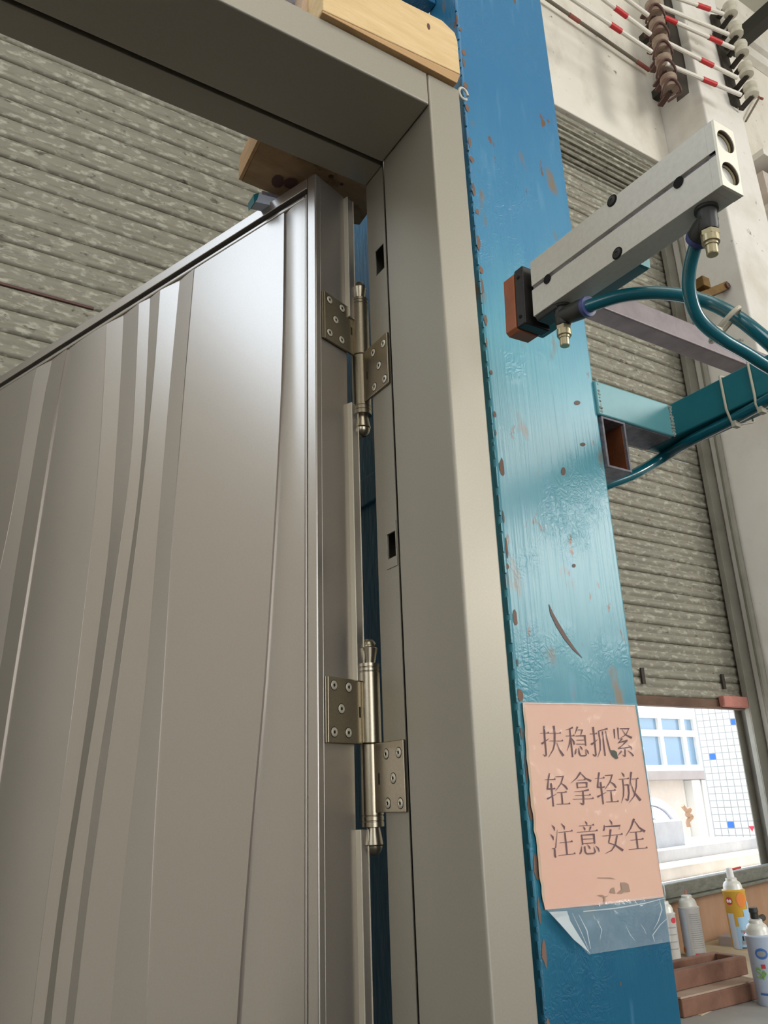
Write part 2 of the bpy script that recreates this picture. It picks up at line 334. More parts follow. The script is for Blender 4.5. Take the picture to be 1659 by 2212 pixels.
# shelf and things on the far wall at the right edge of the frame
# ------------------------------------------------------------------ roller shutter
SY = 2.45
PIT_ = .0826
prof = [(.000, .0), (-.006, .03), (-.013, .10), (-.015, .22), (-.010, .36), (-.005, .44), (-.006, .50), (-.012, .60), (-.015, .74), (-.012, .88), (-.004, .965), (0, 1)]
def slat_mesh(w):
    vs = []; n = len(prof)
    for x in (-w/2, w/2):
        for (y, t) in prof: vs.append((x, y*.8, t*PIT_))
        vs.append((x, .004, PIT_)); vs.append((x, .004, 0))
    m = n+2
    fs = [(i, (i+1) % m, m+(i+1) % m, m+i) for i in range(m)]+[tuple(range(m))[::-1], tuple(range(m, 2*m))]
    me = bpy.data.meshes.new('slat'); me.from_pydata(vs, [], fs)
    bm = bmesh.new(); bm.from_mesh(me); bmesh.ops.recalc_face_normals(bm, faces=bm.faces); bm.to_mesh(me); bm.free()
    for p in me.polygons: p.use_smooth = True
    me.set_sharp_from_angle(angle=R(50)); me.materials.append(M['shutter']); return me
def shutter(x0, x1, zb, label):
    sh = empty('roller_shutter', ((x0+x1)/2, SY, zb), label, 'shutter'); base = V(sh['_w']); sm = slat_mesh(x1-x0)
    ns = int((3.42-zb)/PIT_)
    for i in range(ns):
        o = bpy.data.objects.new('slat', sm); COL.objects.link(o); o.parent = sh
        o.location = V(((x0+x1)/2+random.uniform(-.003, .003), SY+random.uniform(-.002, .002), zb+.03+i*PIT_))-base
        o.rotation_euler = (random.uniform(-.035, .035), 0, 0)
    # coil wound round the barrel, bulging forward under the lintel
    cz, cyy, r_ = 3.50, 2.475, .150
    for k in range(10):
        a0, a1 = R(140+k*20), R(160+k*20); pts = []
        for q in range(7):
            t = q/6; a = a0+(a1-a0)*t; rr = r_+.012*abs(math.sin(t*math.pi*2))-.004*(t in (0, 1))
            pts.append((x0+.01, cyy+rr*math.cos(a), cz+rr*math.sin(a)))
        pts += [(x0+.01, cyy+(r_-.02)*math.cos(a1), cz+(r_-.02)*math.sin(a1)), (x0+.01, cyy+(r_-.02)*math.cos(a0), cz+(r_-.02)*math.sin(a0))]
        MB().prism(pts, (x1-x0-.02, 0, 0)).build('slat', M['shutter'], sh, smooth=True)
    MB().box(x0, x1, 2.44, 2.72, 3.68, 3.72).box(x0, x1, 2.68, 2.72, 3.28, 3.70).build('sky_stop', M['track'], sh)  # unseen panels added to stop sky leaking in above the coil
    MB().box(x0+.02, x1-.03, SY-.014, SY+.012, zb-.006, zb+.030).box(x0+.02, x1-.03, SY-.03, SY+.012, zb-.014, zb-.006).build('bottom_bar', M['shutter_bar'], sh, bevel=.002)
    return sh
zb = .372
lsh = None
lsh = shutter(-.88, 1.58, FL+.02, 'grey galvanised corrugated roller shutter, fully closed, seen through the door frame on the left')
g1_ = at(0, 590, 1, SY-.012); g2_ = at(205, 645, 1, SY-.012)
k_ = round((g1_.z-(FL+.02+.03))/PIT_); zg = FL+.05+k_*PIT_
MB().box(-.86, g2_.x, SY-.0135, SY-.004, zg-.0035, zg+.0045).build('rusty_gap', M['strap_brown'], lsh)
sh = shutter(2.02, SX1, zb, 'grey galvanised corrugated roller shutter, half raised over the bright yard on the right')
MB().box(3.37, 3.60, SY-.050, SY-.016, zb-.008, zb+.044).build('pull_block', M['pink'], sh, bevel=.006)['label'] = 'pink painted block at the end of the bottom bar'
for x in (2.86, 3.42): MB().box(x, x+.02, SY-.022, SY-.014, zb+.08, zb+.15).build('rivet_tab', M['strap_dark'], sh)
tr = empty('shutter_track', (3.6, 2.42, FL), 'grey steel guide channel down the right end of the roller shutter', 'guide rail')
MB().box(3.545, 3.56, 2.40, 2.425, FL, LZ).box(3.545, 3.62, 2.395, 2.40, FL, LZ).build('guide_channel', M['track'], tr, bevel=.002)
MB().box(3.602, 3.62, 2.40, 2.49, FL, LZ).box(3.55, 3.602, 2.485, 2.49, FL, LZ).build('channel_side', M['track'], tr)
# pipe run up the reveal and grey rail of the neighbouring jig
tag(MB().tube([(3.60, 2.33, FL), (3.60, 2.335, 1.2), (3.60, 2.32, 3.2)], .018, 10).build('conduit_pipe', M['track'], smooth=True), 'thin grey conduit pipe running up beside the shutter guide', 'pipe')
# ------------------------------------------------------------------ roof beam, duct, wall things top right
a = at(1600, 90, 2, 5.3); 
tag(MB().box(a.x-.02, a.x+.09, -8, 2.4, 5.3, 5.42).build('steel_beam', M['beam'], bevel=.01), 'dark steel roof beam at the top right corner under the ceiling', 'beam')
tag(MB().box(4.2, 9, 2.30, 2.4, 5.45, 5.55).box(4.2, 9, 2.34, 2.4, 5.35, 5.45).build('cable_duct', M['pillar_wall'], bevel=.005), 'pale plastic cable duct running along the wall under the ceiling', 'duct')
# shelf niche on the wall right of the pilaster
sn = empty('wall_shelf', tuple(at(1650, 420, 1, 2.3)), 'white wall shelf with cream cartons right of the white pilaster', 'shelf')
def slab_px(mb, p0, p1, y, h, d):
    a, b_ = at(*p0, 1, y), at(*p1, 1, y); mb.prism([a, b_, b_-V((0, 0, h)), a-V((0, 0, h))], (0, d, 0)); return mb
A1 = at(1624, 336, 1, 2.2); 
MB().box(A1.x, 5.4, 2.12, 2.4, A1.z-.05, A1.z).build('shelf_board', M['pillar_wall'], sn, bevel=.004)
MB().box(A1.x, 5.4, 2.12, 2.4, A1.z-.46, A1.z-.41).build('shelf_board', M['pillar_wall'], sn, bevel=.004)
MB().box(A1.x+.20, A1.x+.23, 2.14, 2.4, A1.z-.41, A1.z-.05).build('divider', M['yellow_clamp'], sn)
for nm, x0, x1, z0, m_, lb in (('carton', A1.x+.03, A1.x+.185, .41, 'facade_warm', 'cream carton on the left of the white wall shelf'), ('carton', A1.x+.25, A1.x+.62, .41, 'wall', 'cream carton right of the divider on the white wall shelf')):
    c = empty('carton', (x0, 2.2, A1.z-z0), lb, 'carton'); MB().box(x0, x1, 2.17, 2.38, A1.z-z0, A1.z-z0+.28).build('box', M[m_], c, bevel=.004)
    MB().box((x0+x1)/2-.02, (x0+x1)/2+.02, 2.168, 2.385, A1.z-z0+.10, A1.z-z0+.2815).build('tape', M['paper'], c)
A2 = at(1644, 405, 1, 2.15)
tag(MB().box(A2.x, A2.x+.5, 2.08, 2.11, A2.z-.16, A2.z).build('notice_board', M['facade'], bevel=.003), 'plain white rectangular board fixed below the wall shelf at the right edge', 'board')
# hanging red hook with rod
p = at(1632, 203, 1, 2.37); q = at(1648, 214, 1, 2.33); rr = at(1640, 211, 1, 2.35); s_ = at(1611, 262, 1, 2.37)
hk = empty('red_hook', tuple(rr), 'small dull red hook with a thin grey rod on the wall beside the insulators', 'hook')
MB().tube([p, rr, q], .009, 8).build('hook_head', M['darkred'], hk, smooth=True); MB().tube([rr, s_], .008, 8).build('hook_rod', M['grey_bar'], hk, smooth=True)
# ------------------------------------------------------------------ insulator racks and striped bars
def spool(parent, c, r, h, m, ax=(0, 0, 1)):
    MB().lathe([(r*.55, -h/2), (r*.95, -h*.46), (r, -h*.30), (r*.93, -h*.13), (r*.62, 0), (r*.93, h*.13), (r, h*.30), (r*.95, h*.46), (r*.55, h/2)], c, ax, 16).build('insulator', m, parent, smooth=True)
def strap(parent, a, b, w, m):
    a, b = V(a), V(b); d = (b-a).normalized(); n = d.cross(V((0, 0, 1))).normalized()*w
    MB().prism([a-n, a+n, b+n, b-n], (0, 0, .012)).build('strap', m, parent)
def rack(name_label, cent, yb, m_ins, m_strap, plate_px, m_plate, spread):
    rt = empty('insulator_rack', tuple(at(*plate_px[-1], 1, yb)), name_label, 'insulator rack')
    pl = [at(x, y, 1, yb) for x, y in plate_px]
    yw = 2.30 if yb > 2.05 else 2.02
    for q_ in (.25, .8):
        c_ = pl[0].lerp(pl[2], q_); MB().box(c_.x-.03, c_.x+.01, yb+.01, yw, c_.z-.03, c_.z+.03).build('standoff', M['strap_dark'], rt)
    MB().prism(pl, (0, .012, 0)).build('back_plate', M[m_plate], rt, bevel=.002)
    for (x, y) in cent:
        c = at(x, y, 1, yb-.10); spool(rt, c, .047*spread, .098*spread, m_ins)
        MB().lathe([(.006, -.06), (.006, .06)], c, (0, 0, 1), 8).build('bolt', M['strap_dark'], rt)
        back = V((c.x+.02, yb, c.z-.06))
        if m_strap is M['strap_brown']:
            lp = [c+V((-.052*math.cos(R(q)), -.052*math.sin(R(q)), -.045+.03*math.sin(R(q*2)))) for q in range(-60, 150, 15)]
            MB().tube(lp+[c+V((.0, .03, -.10))], .007, 7).build('strap_loop', m_strap, rt, smooth=True)
        for dz in (-.055*spread, .055*spread): strap(rt, c+V((0, 0, dz)), V((c.x+.03, yb, c.z+dz)), .016, m_strap)
    return rt
rack('black wall bracket stacked with dusty brown spool insulators, left of the two racks', [(1412, 22), (1421, 62), (1428, 100), (1435, 140), (1446, 182)], 2.08, M['porcelain_brown'], M['strap_brown'],
     [(1434, -20), (1458, -20), (1489, 200), (1466, 218)], 'strap_dark', 1.0)
rack('dark wall bracket stacked with white porcelain spool insulators, right of the two racks', [(1577, 22), (1589, 66), (1601, 106), (1611, 152), (1622, 196)], 2.0, M['porcelain'], M['strap_dark'],
     [(1536, 30), (1553, 32), (1602, 232), (1583, 222)], 'strap_dark', .9)
def bar(a, b, ya, yb_, reds, label, r=.0122, mw='white_bar', mr='red', ext=0):
    A, B = at(*a, 1, ya), at(*b, 1, yb_); t = empty('striped_bar', tuple((A+B)/2), label, 'bar', None)
    L_ = (B-A).normalized()
    if ext: A = A-L_*ext
    MB().tube([A, B], r, 10).build('rod', M[mw], t, smooth=True)
    for (c, d) in reds:
        P_ = at(*c, 1, ya+(yb_-ya)*((c[0]-a[0])/(b[0]-a[0]))); Q_ = at(*d, 1, ya+(yb_-ya)*((d[0]-a[0])/(b[0]-a[0])))
        # slide onto the rod
        P_ = A+L_*(P_-A).dot(L_); Q_ = A+L_*(Q_-A).dot(L_)
        MB().tube([P_, Q_], r+.0022, 10).build('red_band', M[mr], t, smooth=True)
    return t
bar((1240, 0), (1407, 112), 1.98, 1.98, [((1318, 50), (1341, 66))], 'white bar with a red band, lowest white one left of the brown rack', ext=.6)
bar((1306, 0), (1405, 74), 1.98, 1.98, [((1328, 17), (1354, 36))], 'white bar with a red band, middle one left of the brown rack', ext=.6)
bar((1356, 0), (1400, 33), 1.98, 1.98, [], 'short white bar end topmost beside the brown rack', ext=.6)
bar((1184, 0), (1403, 152), 2.26, 2.26, [((1230, 33), (1252, 48)), ((1376, 134), (1402, 151))], 'grey bar with dull red patches low along the cream wall', r=.010, mw='grey_bar', mr='darkred', ext=.5)  # thinner rod in grey with duller red bands
bar((1440, -12), (1562, 30), 1.95, 1.885, [((1506, 10), (1533, 20))], 'white bar with a red band, topmost between the two insulator racks')
bar((1422, 12), (1573, 74), 1.95, 1.885, [], 'plain white bar second from the top between the racks')
bar((1450, 32), (1570, 72), 2.2, 2.0, [((1497, 48), (1525, 57))], 'thin white bar with dull red band behind the others', r=.007, mr='darkred')
bar((1430, 35), (1584, 104), 1.95, 1.885, [((1434, 37), (1461, 49)), ((1531, 80), (1558, 92))], 'white bar with two red bands between the racks')
bar((1440, 92), (1592, 168), 1.95, 1.885, [((1513, 128), (1540, 142))], 'white bar with a red band, second from the bottom between the racks')
bar((1439, 138), (1600, 205), 1.95, 1.885, [((1518, 171), (1547, 183))], 'white bar with a red band, lowest between the racks')
# ------------------------------------------------------------------ ochre clamp on the pilaster side
c0 = at(1545, 625, 1, 2.1)
cl = empty('pipe_clamp', tuple(c0), 'ochre rusty steel clamp on the white pilaster behind the loop of hose', 'clamp')
u1, u2 = at(1512, 640, 1, 2.1), at(1575, 614, 1, 2.1)
dd = (u2-u1); n_ = V((-dd.z, 0, dd.x)).normalized()*.022
MB().prism([u1-n_, u2-n_, u2+n_, u1+n_], (0, .05, 0)).build('clamp_bar', M['yellow_clamp'], cl, bevel=.004)
b1 = at(1520, 612, 1, 2.1); MB().box(b1.x-.03, b1.x+.03, 2.08, 2.14, b1.z-.03, b1.z+.03).build('clamp_jaw', M['yellow_clamp'], cl, bevel=.005)
e1 = at(1570, 618, 1, 2.1); MB().lathe([(.018, -.006), (.018, .006)], V((e1.x, 2.095, e1.z)), (0, 1, 0), 12).build('bolt_head', M['strap_brown'], cl)
# ------------------------------------------------------------------ yard outside
struct(MB().box(-6, 16, 2.7, 16, FL-.1, FL).build('ground', M['yard']))
TY = 5.6
tw = tag(MB().box(0, 0, 0, 0, 0, 0), ) if False else None
tdv = V((math.sin(R(-25.6)), math.cos(R(-25.6)), 0)); tnn = V((tdv.y, -tdv.x, 0)); Pn = at(1612, 1640, 1, 3.6); ts = .045
def tpl(px, py, o=0): return onpl(px, py, tnn, Pn.dot(tnn)-o)
tl = empty('tiled_wall', (Pn.x, Pn.y, FL), 'outdoor wall of small white tiles with three blue ones', 'wall')
e_far = Pn+tdv*.292; e_near = Pn-tdv*.12
MB().prism([V((e_near.x, e_near.y, FL)), V((e_far.x, e_far.y, FL)), V((e_far.x, e_far.y, FL))+tnn*.3, V((e_near.x, e_near.y, FL))+tnn*.3], (0, 0, 3.2)).build('grout_bed', M['grout'], tl)
tm = {}
tz0 = -.384; ROT = math.atan2(tdv.y, tdv.x)
for key in ('tile', 'tile_blue'):
    me = bpy.data.meshes.new('tile'); s2 = ts*.43
    b = MB().box(-s2, s2, -.0012, .0012, -s2, s2); me.from_pydata(b.v, [], b.f); me.materials.append(M[key]); tm[key] = me
blues = []
for (x, y) in ((1592, 1557), (1535, 1637), (1573, 1781)):
    q = tpl(x, y); blues.append((int(((q-e_near).dot(tdv))/ts), int((q.z-tz0)/ts)))
base = V(tl['_w'])
for i in range(9):
    for j in range(0, 23):
        bl = (i, j) in blues; c = e_near+tdv*(i+.5)*ts
        o = bpy.data.objects.new('tile', tm['tile_blue' if bl else 'tile']); COL.objects.link(o); o.parent = tl
        o.location = V((c.x, c.y, tz0+(j+.5)*ts))-tnn*random.uniform(.001, .002)-base
        o.rotation_euler = (0, random.uniform(-.03, .03), ROT)
        if bl: o['label'] = 'blue tile'
q = tpl(1624, 1790, .02)
tag(MB().prism([q+tdv*.018+V((0, 0, .016)), q-tdv*.018+V((0, 0, .016)), q+V((0, 0, -.02))], tnn*.003).build('red_pennant', M['can_red']), 'tiny red triangular pennant low on the white tiled wall', 'pennant')
# building with window
BY = 6.6
bd = empty('white_building', (at(1440, 1560, 1, BY).x, BY, FL), 'sunlit white building with a blue paned window across the yard', 'building')
g = lambda x, y: at(x, y, 1, BY)
xl, xr = g(1340, 1600).x, g(1512, 1600).x; wz0, wz1 = g(1440, 1658).z, g(1440, 1548).z
panes = [(1386, 1429), (1436, 1478), (1485, 1505)]
holes = []
for (pa, pb) in panes:
    for (za, zb_) in ((1551, 1576), (1590, 1652)):
        holes.append((g(pa, 1570).x, g(pb, 1570).x, g(1440, zb_).z, g(1440, za).z))
MB().holed((xl-1, g(1500, 1560).x+.8), (FL, 3.5), [(xl+.02, g(1507, 1570).x, wz0, wz1)], wy(BY), .3).build('wall', M['facade'], bd)
wfr = MB().holed((xl+.02, g(1507, 1570).x), (wz0, wz1), holes, wy(BY+.04), .06).build('window_frame', M['facade'], bd)
for h_ in holes: MB().box(h_[0]-.01, h_[1]+.01, BY+.08, BY+.09, h_[2]-.01, h_[3]+.01).build('pane', M['glass'], wfr)
lz1, lz0 = g(1440, 1667).z, g(1440, 1686).z
MB().box(xl-1, g(1518, 1675).x, BY-.25, BY, lz0, lz1).build('ledge', M['facade_grey'], bd, bevel=.01)
MB().box(xl-1, g(1465, 1700).x, BY-.06, BY, FL, lz0).build('lower_panel', M['facade_warm'], bd)
for xx in (1500, 1478): MB().box(g(xx, 1700).x, g(xx+18, 1700).x, BY-.12, BY, FL, lz0).build('downpipe_casing', M['facade'], bd, bevel=.01)
# stone things beyond the bench
def rotz(c, a):
    ca, sa = math.cos(a), math.sin(a); return lambda p: V((c.x+(p.x)*ca-(p.y)*sa, c.y+(p.x)*sa+(p.y)*ca, p.z))
BA = R(12)
YS = 3.0
def slab_thing(name, label, pa, pb, y, ht, depth, m, cat='slab'):
    """a block whose front top edge runs through two pixels"""
    a = at(*pa, 1, y); d0 = ray(*pb); n = V((-math.sin(BA), math.cos(BA), 0)); b_ = d0*(n.dot(a)/n.dot(d0))
    z = (a.z+b_.z)/2; L_ = (b_-a).length; dx = V((math.cos(BA), math.sin(BA), 0)); dy = n
    a = V((a.x, a.y, z)); p = [a, a+dx*L_, a+dx*L_+dy*depth, a+dy*depth]
    return tag(MB().prism([q_-V((0, 0, ht)) for q_ in p], (0, 0, ht)).build(name, m, bevel=.01), label, cat)
slab_thing('stone_slab', 'long pale stone slab lying lowest just above the steel bench rail', (1380, 1897), (1720, 1818), 2.75, .13, .42, M['stone_shaded'])
slab_thing('stone_slab', 'grey edged white stone slab, middle one of the stack outside', (1380, 1852), (1637, 1800), 2.95, .10, .75, M['stone_grey'])
slab_thing('stone_block', 'short thick grey stone block beside the salmon notice', (1370, 1780), (1474, 1768), 3.05, .16, .35, M['stone_grey'], 'block')
ar = empty('stone_arch', tuple(at(1430, 1830, 1, 3.6)), 'white carved stone arch leaning behind the stone slabs', 'arch')
cA = at(1418, 1815, 1, 3.6)
for r0, r1, dy_, nm in ((.20, .245, 0, 'outer_moulding'), (.125, .195, .02, 'panel_ring'), (.06, .12, .035, 'inner_ring')):
    b = MB(); n = 24; vs = []; fs = []
    for i in range(n+1):
        t = math.pi*i/n
        for (r_, yy) in ((r0, 0), (r1, 0), (r1, .06), (r0, .06)): vs.append((cA.x+r_*math.cos(t)*1.1, cA.y+dy_+yy, cA.z+r_*math.sin(t)))
    for i in range(n):
        for k in range(4): fs.append((i*4+k, i*4+(k+1) % 4, (i+1)*4+(k+1) % 4, (i+1)*4+k))
    fs += [(0, 1, 2, 3), (n*4, n*4+3, n*4+2, n*4+1)]
    b.add(vs, fs).build(nm, M['stone'], ar, smooth=True)
MB().box(cA.x-.26, cA.x+.26, cA.y+.06, cA.y+.10, cA.z-.2, cA.z+.05).build('foot', M['stone'], ar)
t = empty('rope_scrap', tuple(at(1485, 1760, 1, 3.7)), 'small brown knot of rope beside the white stone arch', 'rope')
pts = [at(x, y, 1, 3.7) for x, y in ((1474, 1740), (1482, 1750), (1490, 1748), (1484, 1760), (1494, 1764), (1486, 1774), (1488, 1786))]
MB().tube(smooth_path(pts), .014, 8).build('rope', M['stain'], t, smooth=True)
# trestle that carries the slabs
n_b = V((-math.sin(BA), math.cos(BA), 0)); d_b = V((math.cos(BA), math.sin(BA), 0))
a = at(1380, 1925, 1, 2.62)
tag(MB().prism([a-d_b*.3-V((0, 0, .9)), a+d_b*1.6-V((0, 0, .9)), a+d_b*1.6+V((0, 0, .0)), a-d_b*.3+V((0, 0, .0))], n_b*.6).build('stone_plinth', M['stone']), 'white stone plinth under the stacked slabs beyond the bench rail', 'plinth')
# ------------------------------------------------------------------ workbench
BZ = -.5
bench = empty('workbench', (2.3, 1.9, FL), 'cluttered workbench with grey top behind the blue column', 'workbench')
O_b = V((1.45, 1.30, 0))
def bp(u, v, z): return O_b+d_b*u+n_b*v+V((0, 0, z))
bx = lambda u0, u1, v0, v1, z0, z1: MB().prism([bp(u0, v0, z0), bp(u1, v0, z0), bp(u1, v1, z0), bp(u0, v1, z0)], (0, 0, z1-z0))
bx(0, 2.2, -.15, .55, BZ-.05, BZ).build('bench_top', M['bench'], bench, bevel=.003)
for (u, v) in ((.05, -.1), (2.1, -.1), (.05, .5), (2.1, .5)): bx(u, u+.06, v-.03, v+.03, FL, BZ-.05).build('leg', M['steel_rail'], bench)
pc = at(1467, 2055, 2, BZ); vb = (pc-O_b).dot(n_b)
bx(.35, 2.15, .10, vb-.002, BZ, BZ+.0015).build('dusty_sheet', M['bench_dust'], bench)
bx(0, 2.2, vb, vb+.012, BZ, -.346).build('back_board', M['cardboard'], bench)['label'] = 'brown hardboard back of the bench'
r0_ = at(1437, 1948, 1, pc.y); zr = r0_.z
rail = empty('steel_rail', tuple(bp(.8, vb, zr)), 'worn grey steel angle rail along the top of the brown back board', 'rail')
bx(-.3, 2.2, vb-.03, vb+.01, -.335, -.29).build('rail_web', M['steel_rail'], rail, bevel=.004)
bx(-.3, 2.2, vb-.045, vb+.03, -.345, -.335).build('rail_flange', M['steel_rail'], rail, bevel=.002)
def spray(base, ht, r, body, lean, label, top='pin', art=None):
    t = empty('spray_can', tuple(base), label, 'spray can'); ax = V((lean[0], lean[1], 1)).normalized(); hb = ht*.78
    MB().lathe([(r*.93, 0), (r, .004), (r, hb*.97), (r*1.04, hb*.985), (r*1.04, hb), (r*.9, hb+.003)], base, ax, 24).build('can_body', M[body], t, smooth=True)
    MB().lathe([(r*.90, hb), (r*.86, hb+.003), (r*.84, hb+.013), (r*.72, hb+.022), (r*.52, hb+.027), (r*.50, hb+.034), (r*.46, hb+.035), (r*.40, hb+.033)], base, ax, 24).build('dome', M['can_metal'], t, smooth=True)
    if top == 'pin': MB().lathe([(.0035, hb+.037), (.0035, hb+.05)], base, ax, 8).build('valve_pin', M['pink'], t)
    elif top == 'nozzle':
        MB().lathe([(r*.34, hb+.037), (r*.30, hb+.058), (r*.26, hb+.064)], base, ax, 14).build('nozzle', M['facade'], t, smooth=True)
        p_ = base+ax*(hb+.058); MB().tube([p_+d_b*.006, p_+d_b*.085+V((0, 0, .002))], .0032, 8).build('straw', M['red'], t, smooth=True)['label'] = 'red plastic straw'
    elif top == 'black': MB().lathe([(r*.30, hb+.037), (r*.30, hb+.050), (r*.36, hb+.052), (r*.33, hb+.062)], base, ax, 14).build('nozzle', M['black_plastic'], t, smooth=True)
    # printed patches: thin curved skins on the can
    a_ = ax.orthogonal().normalized(); b_ = ax.cross(a_)
    vdir = -(V(base)).normalized(); vdir = (vdir-ax*vdir.dot(ax)).normalized(); sd = ax.cross(vdir)
    for k, (m_, a0, a1, h0, h1) in enumerate(art or []):
        vs = []; n = 8
        if m_ == 'can_stroke':
            col_, pts_, w_ = a0, a1, h0; L_ = []
            for (aq, hq) in pts_:
                q = R(aq); dr = vdir*math.cos(q)+sd*math.sin(q); L_.append(base+ax*(hb*hq)+dr*(r+.0006))
            MB().tube(smooth_path(L_, 4), w_, 6).build('printed_letter', M[col_], t, smooth=True); continue
        ov = m_.startswith('o:'); m_ = m_.replace('o:', ''); n = 16
        for i in range(n+1):
            f_ = i/n; q = R(a0+(a1-a0)*f_); dr = vdir*math.cos(q)+sd*math.sin(q); hm = (h0+h1)/2; hw = (h1-h0)/2*(math.sqrt(max(0, 1-(2*f_-1)**2)) if ov else 1)
            for hh in (hm-hw, hm+hw): vs.append(base+ax*(hb*hh)+dr*(r*(1.04 if False else 1)+.0003+.00012*k))
        MB().add(vs, [(2*i, 2*i+2, 2*i+3, 2*i+1) for i in range(n)]).build('printed_patch', M[m_], t, smooth=True)
    return t
spray(at(1450, 2074, 2, BZ), .172, .031, 'can_white', (.0, .0), 'whitish spray can half hidden at the edge of the blue column', 'pin', [('can_text', -30, 60, y_, y_+.02) for y_ in (.25, .4, .55, .7)]+[('o:can_red', 30, 70, .8, .92)])
spray(at(1504, 2066, 2, BZ), .185, .033, 'can_white', (-.03, 0), 'white and grey spray can without cap, second from the column', 'pin',
      [('can_blue', -85, -22, .02, .97)]+[('can_text', -5+random.uniform(-2, 2), 62+random.uniform(-14, 8), .2+.042*i, .209+.042*i) for i in range(17)]+[('can_red', 0, 55, .07, .10), ('o:can_orange', -80, -52, .09, .2)])
cb = at(1608, 2048, 2, BZ+.03)
spray(cb, .215, .034, 'can_yellow', (-.05, 0), 'yellow spray can with a red straw nozzle near the bench rail', 'nozzle',
      [('can_lblue', -60, 88, .02, .40), ('can_lblue', -5, 88, .38, .56), ('can_lblue', 30, 88, .54, .68), ('can_lblue', 62, 88, .66, .80), ('can_blue', -58, -22, .02, .62), ('o:can_red', -52, -14, .76, .90), ('o:facade', -47, -33, .80, .86), ('o:facade', -33, -19, .80, .86), ('o:can_orange', 5, 60, .72, .97),
       ('can_text', 0, 70, .30, .34), ('can_text', -4, 66, .10, .16), ('strap_dark', 0, 8, .16, .24), ('strap_dark', 20, 28, .16, .25), ('strap_dark', 40, 54, .16, .28), ('strap_brown', 12, 36, .16, .19), ('can_red', 12, 16, .19, .32), ('strap_brown', -8, 70, .03, .055)])
spray(at(1668, 2170, 2, BZ), .198, .032, 'can_blue', (-.05, 0), 'blue and white spray can with black nozzle in front at the right edge', 'black',
      [('o:can_dblue', -30, 24, .68, .84), ('o:can_text', -22, 16, .72, .80), ('can_stroke', 'can_green', [(-16, .53), (-24, .555), (-34, .54), (-34, .51), (-22, .485), (-16, .46), (-20, .43), (-30, .42), (-38, .44)], .0024, 0), ('can_stroke', 'can_green', [(-12, .40), (-11, .44), (-10, .50), (-3, .51), (0, .48), (-6, .45), (-10, .455)], .0022, 0), ('can_red', -14, 4, .55, .61), ('can_dblue', -40, 50, .17, .20), ('o:strap_dark', -50, -47, .60, .61)])
tag(MB().prism([bp(1.25, vb-.20, BZ), bp(1.42, vb-.20, BZ), bp(1.42, vb-.06, BZ), bp(1.25, vb-.06, BZ)], (0, 0, .03)).build('grey_box', M['facade_grey'], bevel=.002), 'low grey box under the yellow spray can', 'box')
# wooden blocks
def blk(label, p_fl, p_fr, z0, h, depth, hollow=False, name='brown_block'):
    a, b_ = at(*p_fl, 2, z0), at(*p_fr, 2, z0); d = (b_-a).normalized(); n = V((-d.y, d.x, 0))
    t = empty(name, tuple(a), label, 'block')
    if not hollow:
        MB().prism([a, b_, b_+n*depth, a+n*depth], (0, 0, h-.004)).build('block_body', M['brick'], t, bevel=.004)
        MB().prism([a+V((0, 0, h-.004))+n*.002, b_+V((0, 0, h-.004))+n*.002, b_+n*(depth-.002)+V((0, 0, h-.004)), a+n*(depth-.002)+V((0, 0, h-.004))], (0, 0, .004)).build('top_face', M['brick_top'], t)
    else:
        w = .022
        for (q0, q1) in ((a, b_), (a+n*(depth-w), b_+n*(depth-w))): MB().prism([q0, q1, q1+n*w, q0+n*w], (0, 0, h)).build('board', M['brick'], t, bevel=.003)
        for (q0, s0) in ((a+n*w, 1), (b_+n*w, -1)): MB().prism([q0, q0+d*w*s0, q0+d*w*s0+n*(depth-2*w), q0+n*(depth-2*w)], (0, 0, h)).build('board', M['brick'], t, bevel=.003)
        MB().prism([a+n*w, b_+n*w, b_+n*(depth-w), a+n*(depth-w)], (0, 0, .006)).build('bottom', M['brick_top'], t)
    return t
blk('solid brown wooden block in front on the grey bench top', (1478, 2201), (1646, 2157), BZ, .0435, .15)
zt = BZ+.0440
blk('open brown wooden tray standing on the solid brown block', (1436, 2149), (1618, 2105), zt, .043, .10, hollow=True, name='wooden_tray')
tag(MB().tube([at(1628, 1992, 2, BZ+.03), at(1648, 1982, 2, BZ+.03)], .012, 10).build('marker_pen', M['black_plastic'], smooth=True), 'short black marker lying behind the yellow spray can', 'marker')
# ================================================================== blue steel column
CX0, CX1, CY = .655, .870, .750
colm = empty('steel_column', (.76, .79, FL), 'tall blue and teal painted steel column with a salmon notice', 'column')
MB().box(CX0, CX1, CY, CY+.075, FL, 6.1).build('post', M['column'], colm, bevel=.006, seg=3)
MB().box(.655, .80, 1.03, 1.22, FL, 1.25).build('rear_post', M['column_back'], colm, bevel=.004)
for z in (.47, -.9): MB().box(.648, .80, 1.02, 1.22, z, z+.05).build('cross_plate', M['column_back'], colm, bevel=.003)
for z in (.2, .9): MB().box(.70, .80, CY+.075, 1.03, z, z+.06).build('spacer', M['column_back'], colm)
# weld line down the left corner
wl = []; zz = -.3
random.seed(3)
b = MB()
zz = -.28
while zz < 1.3:
    h_ = random.uniform(.004, .03); w_ = random.uniform(.0006, .0018)
    b.box(CX0-w_*.4, CX0+w_*1.4, CY-w_*.5, CY+.003, zz, zz+h_); zz += h_+random.uniform(.001, .012)
tag(b.build('weld_bead', M['column'], colm, bevel=.0008), kind='stuff')
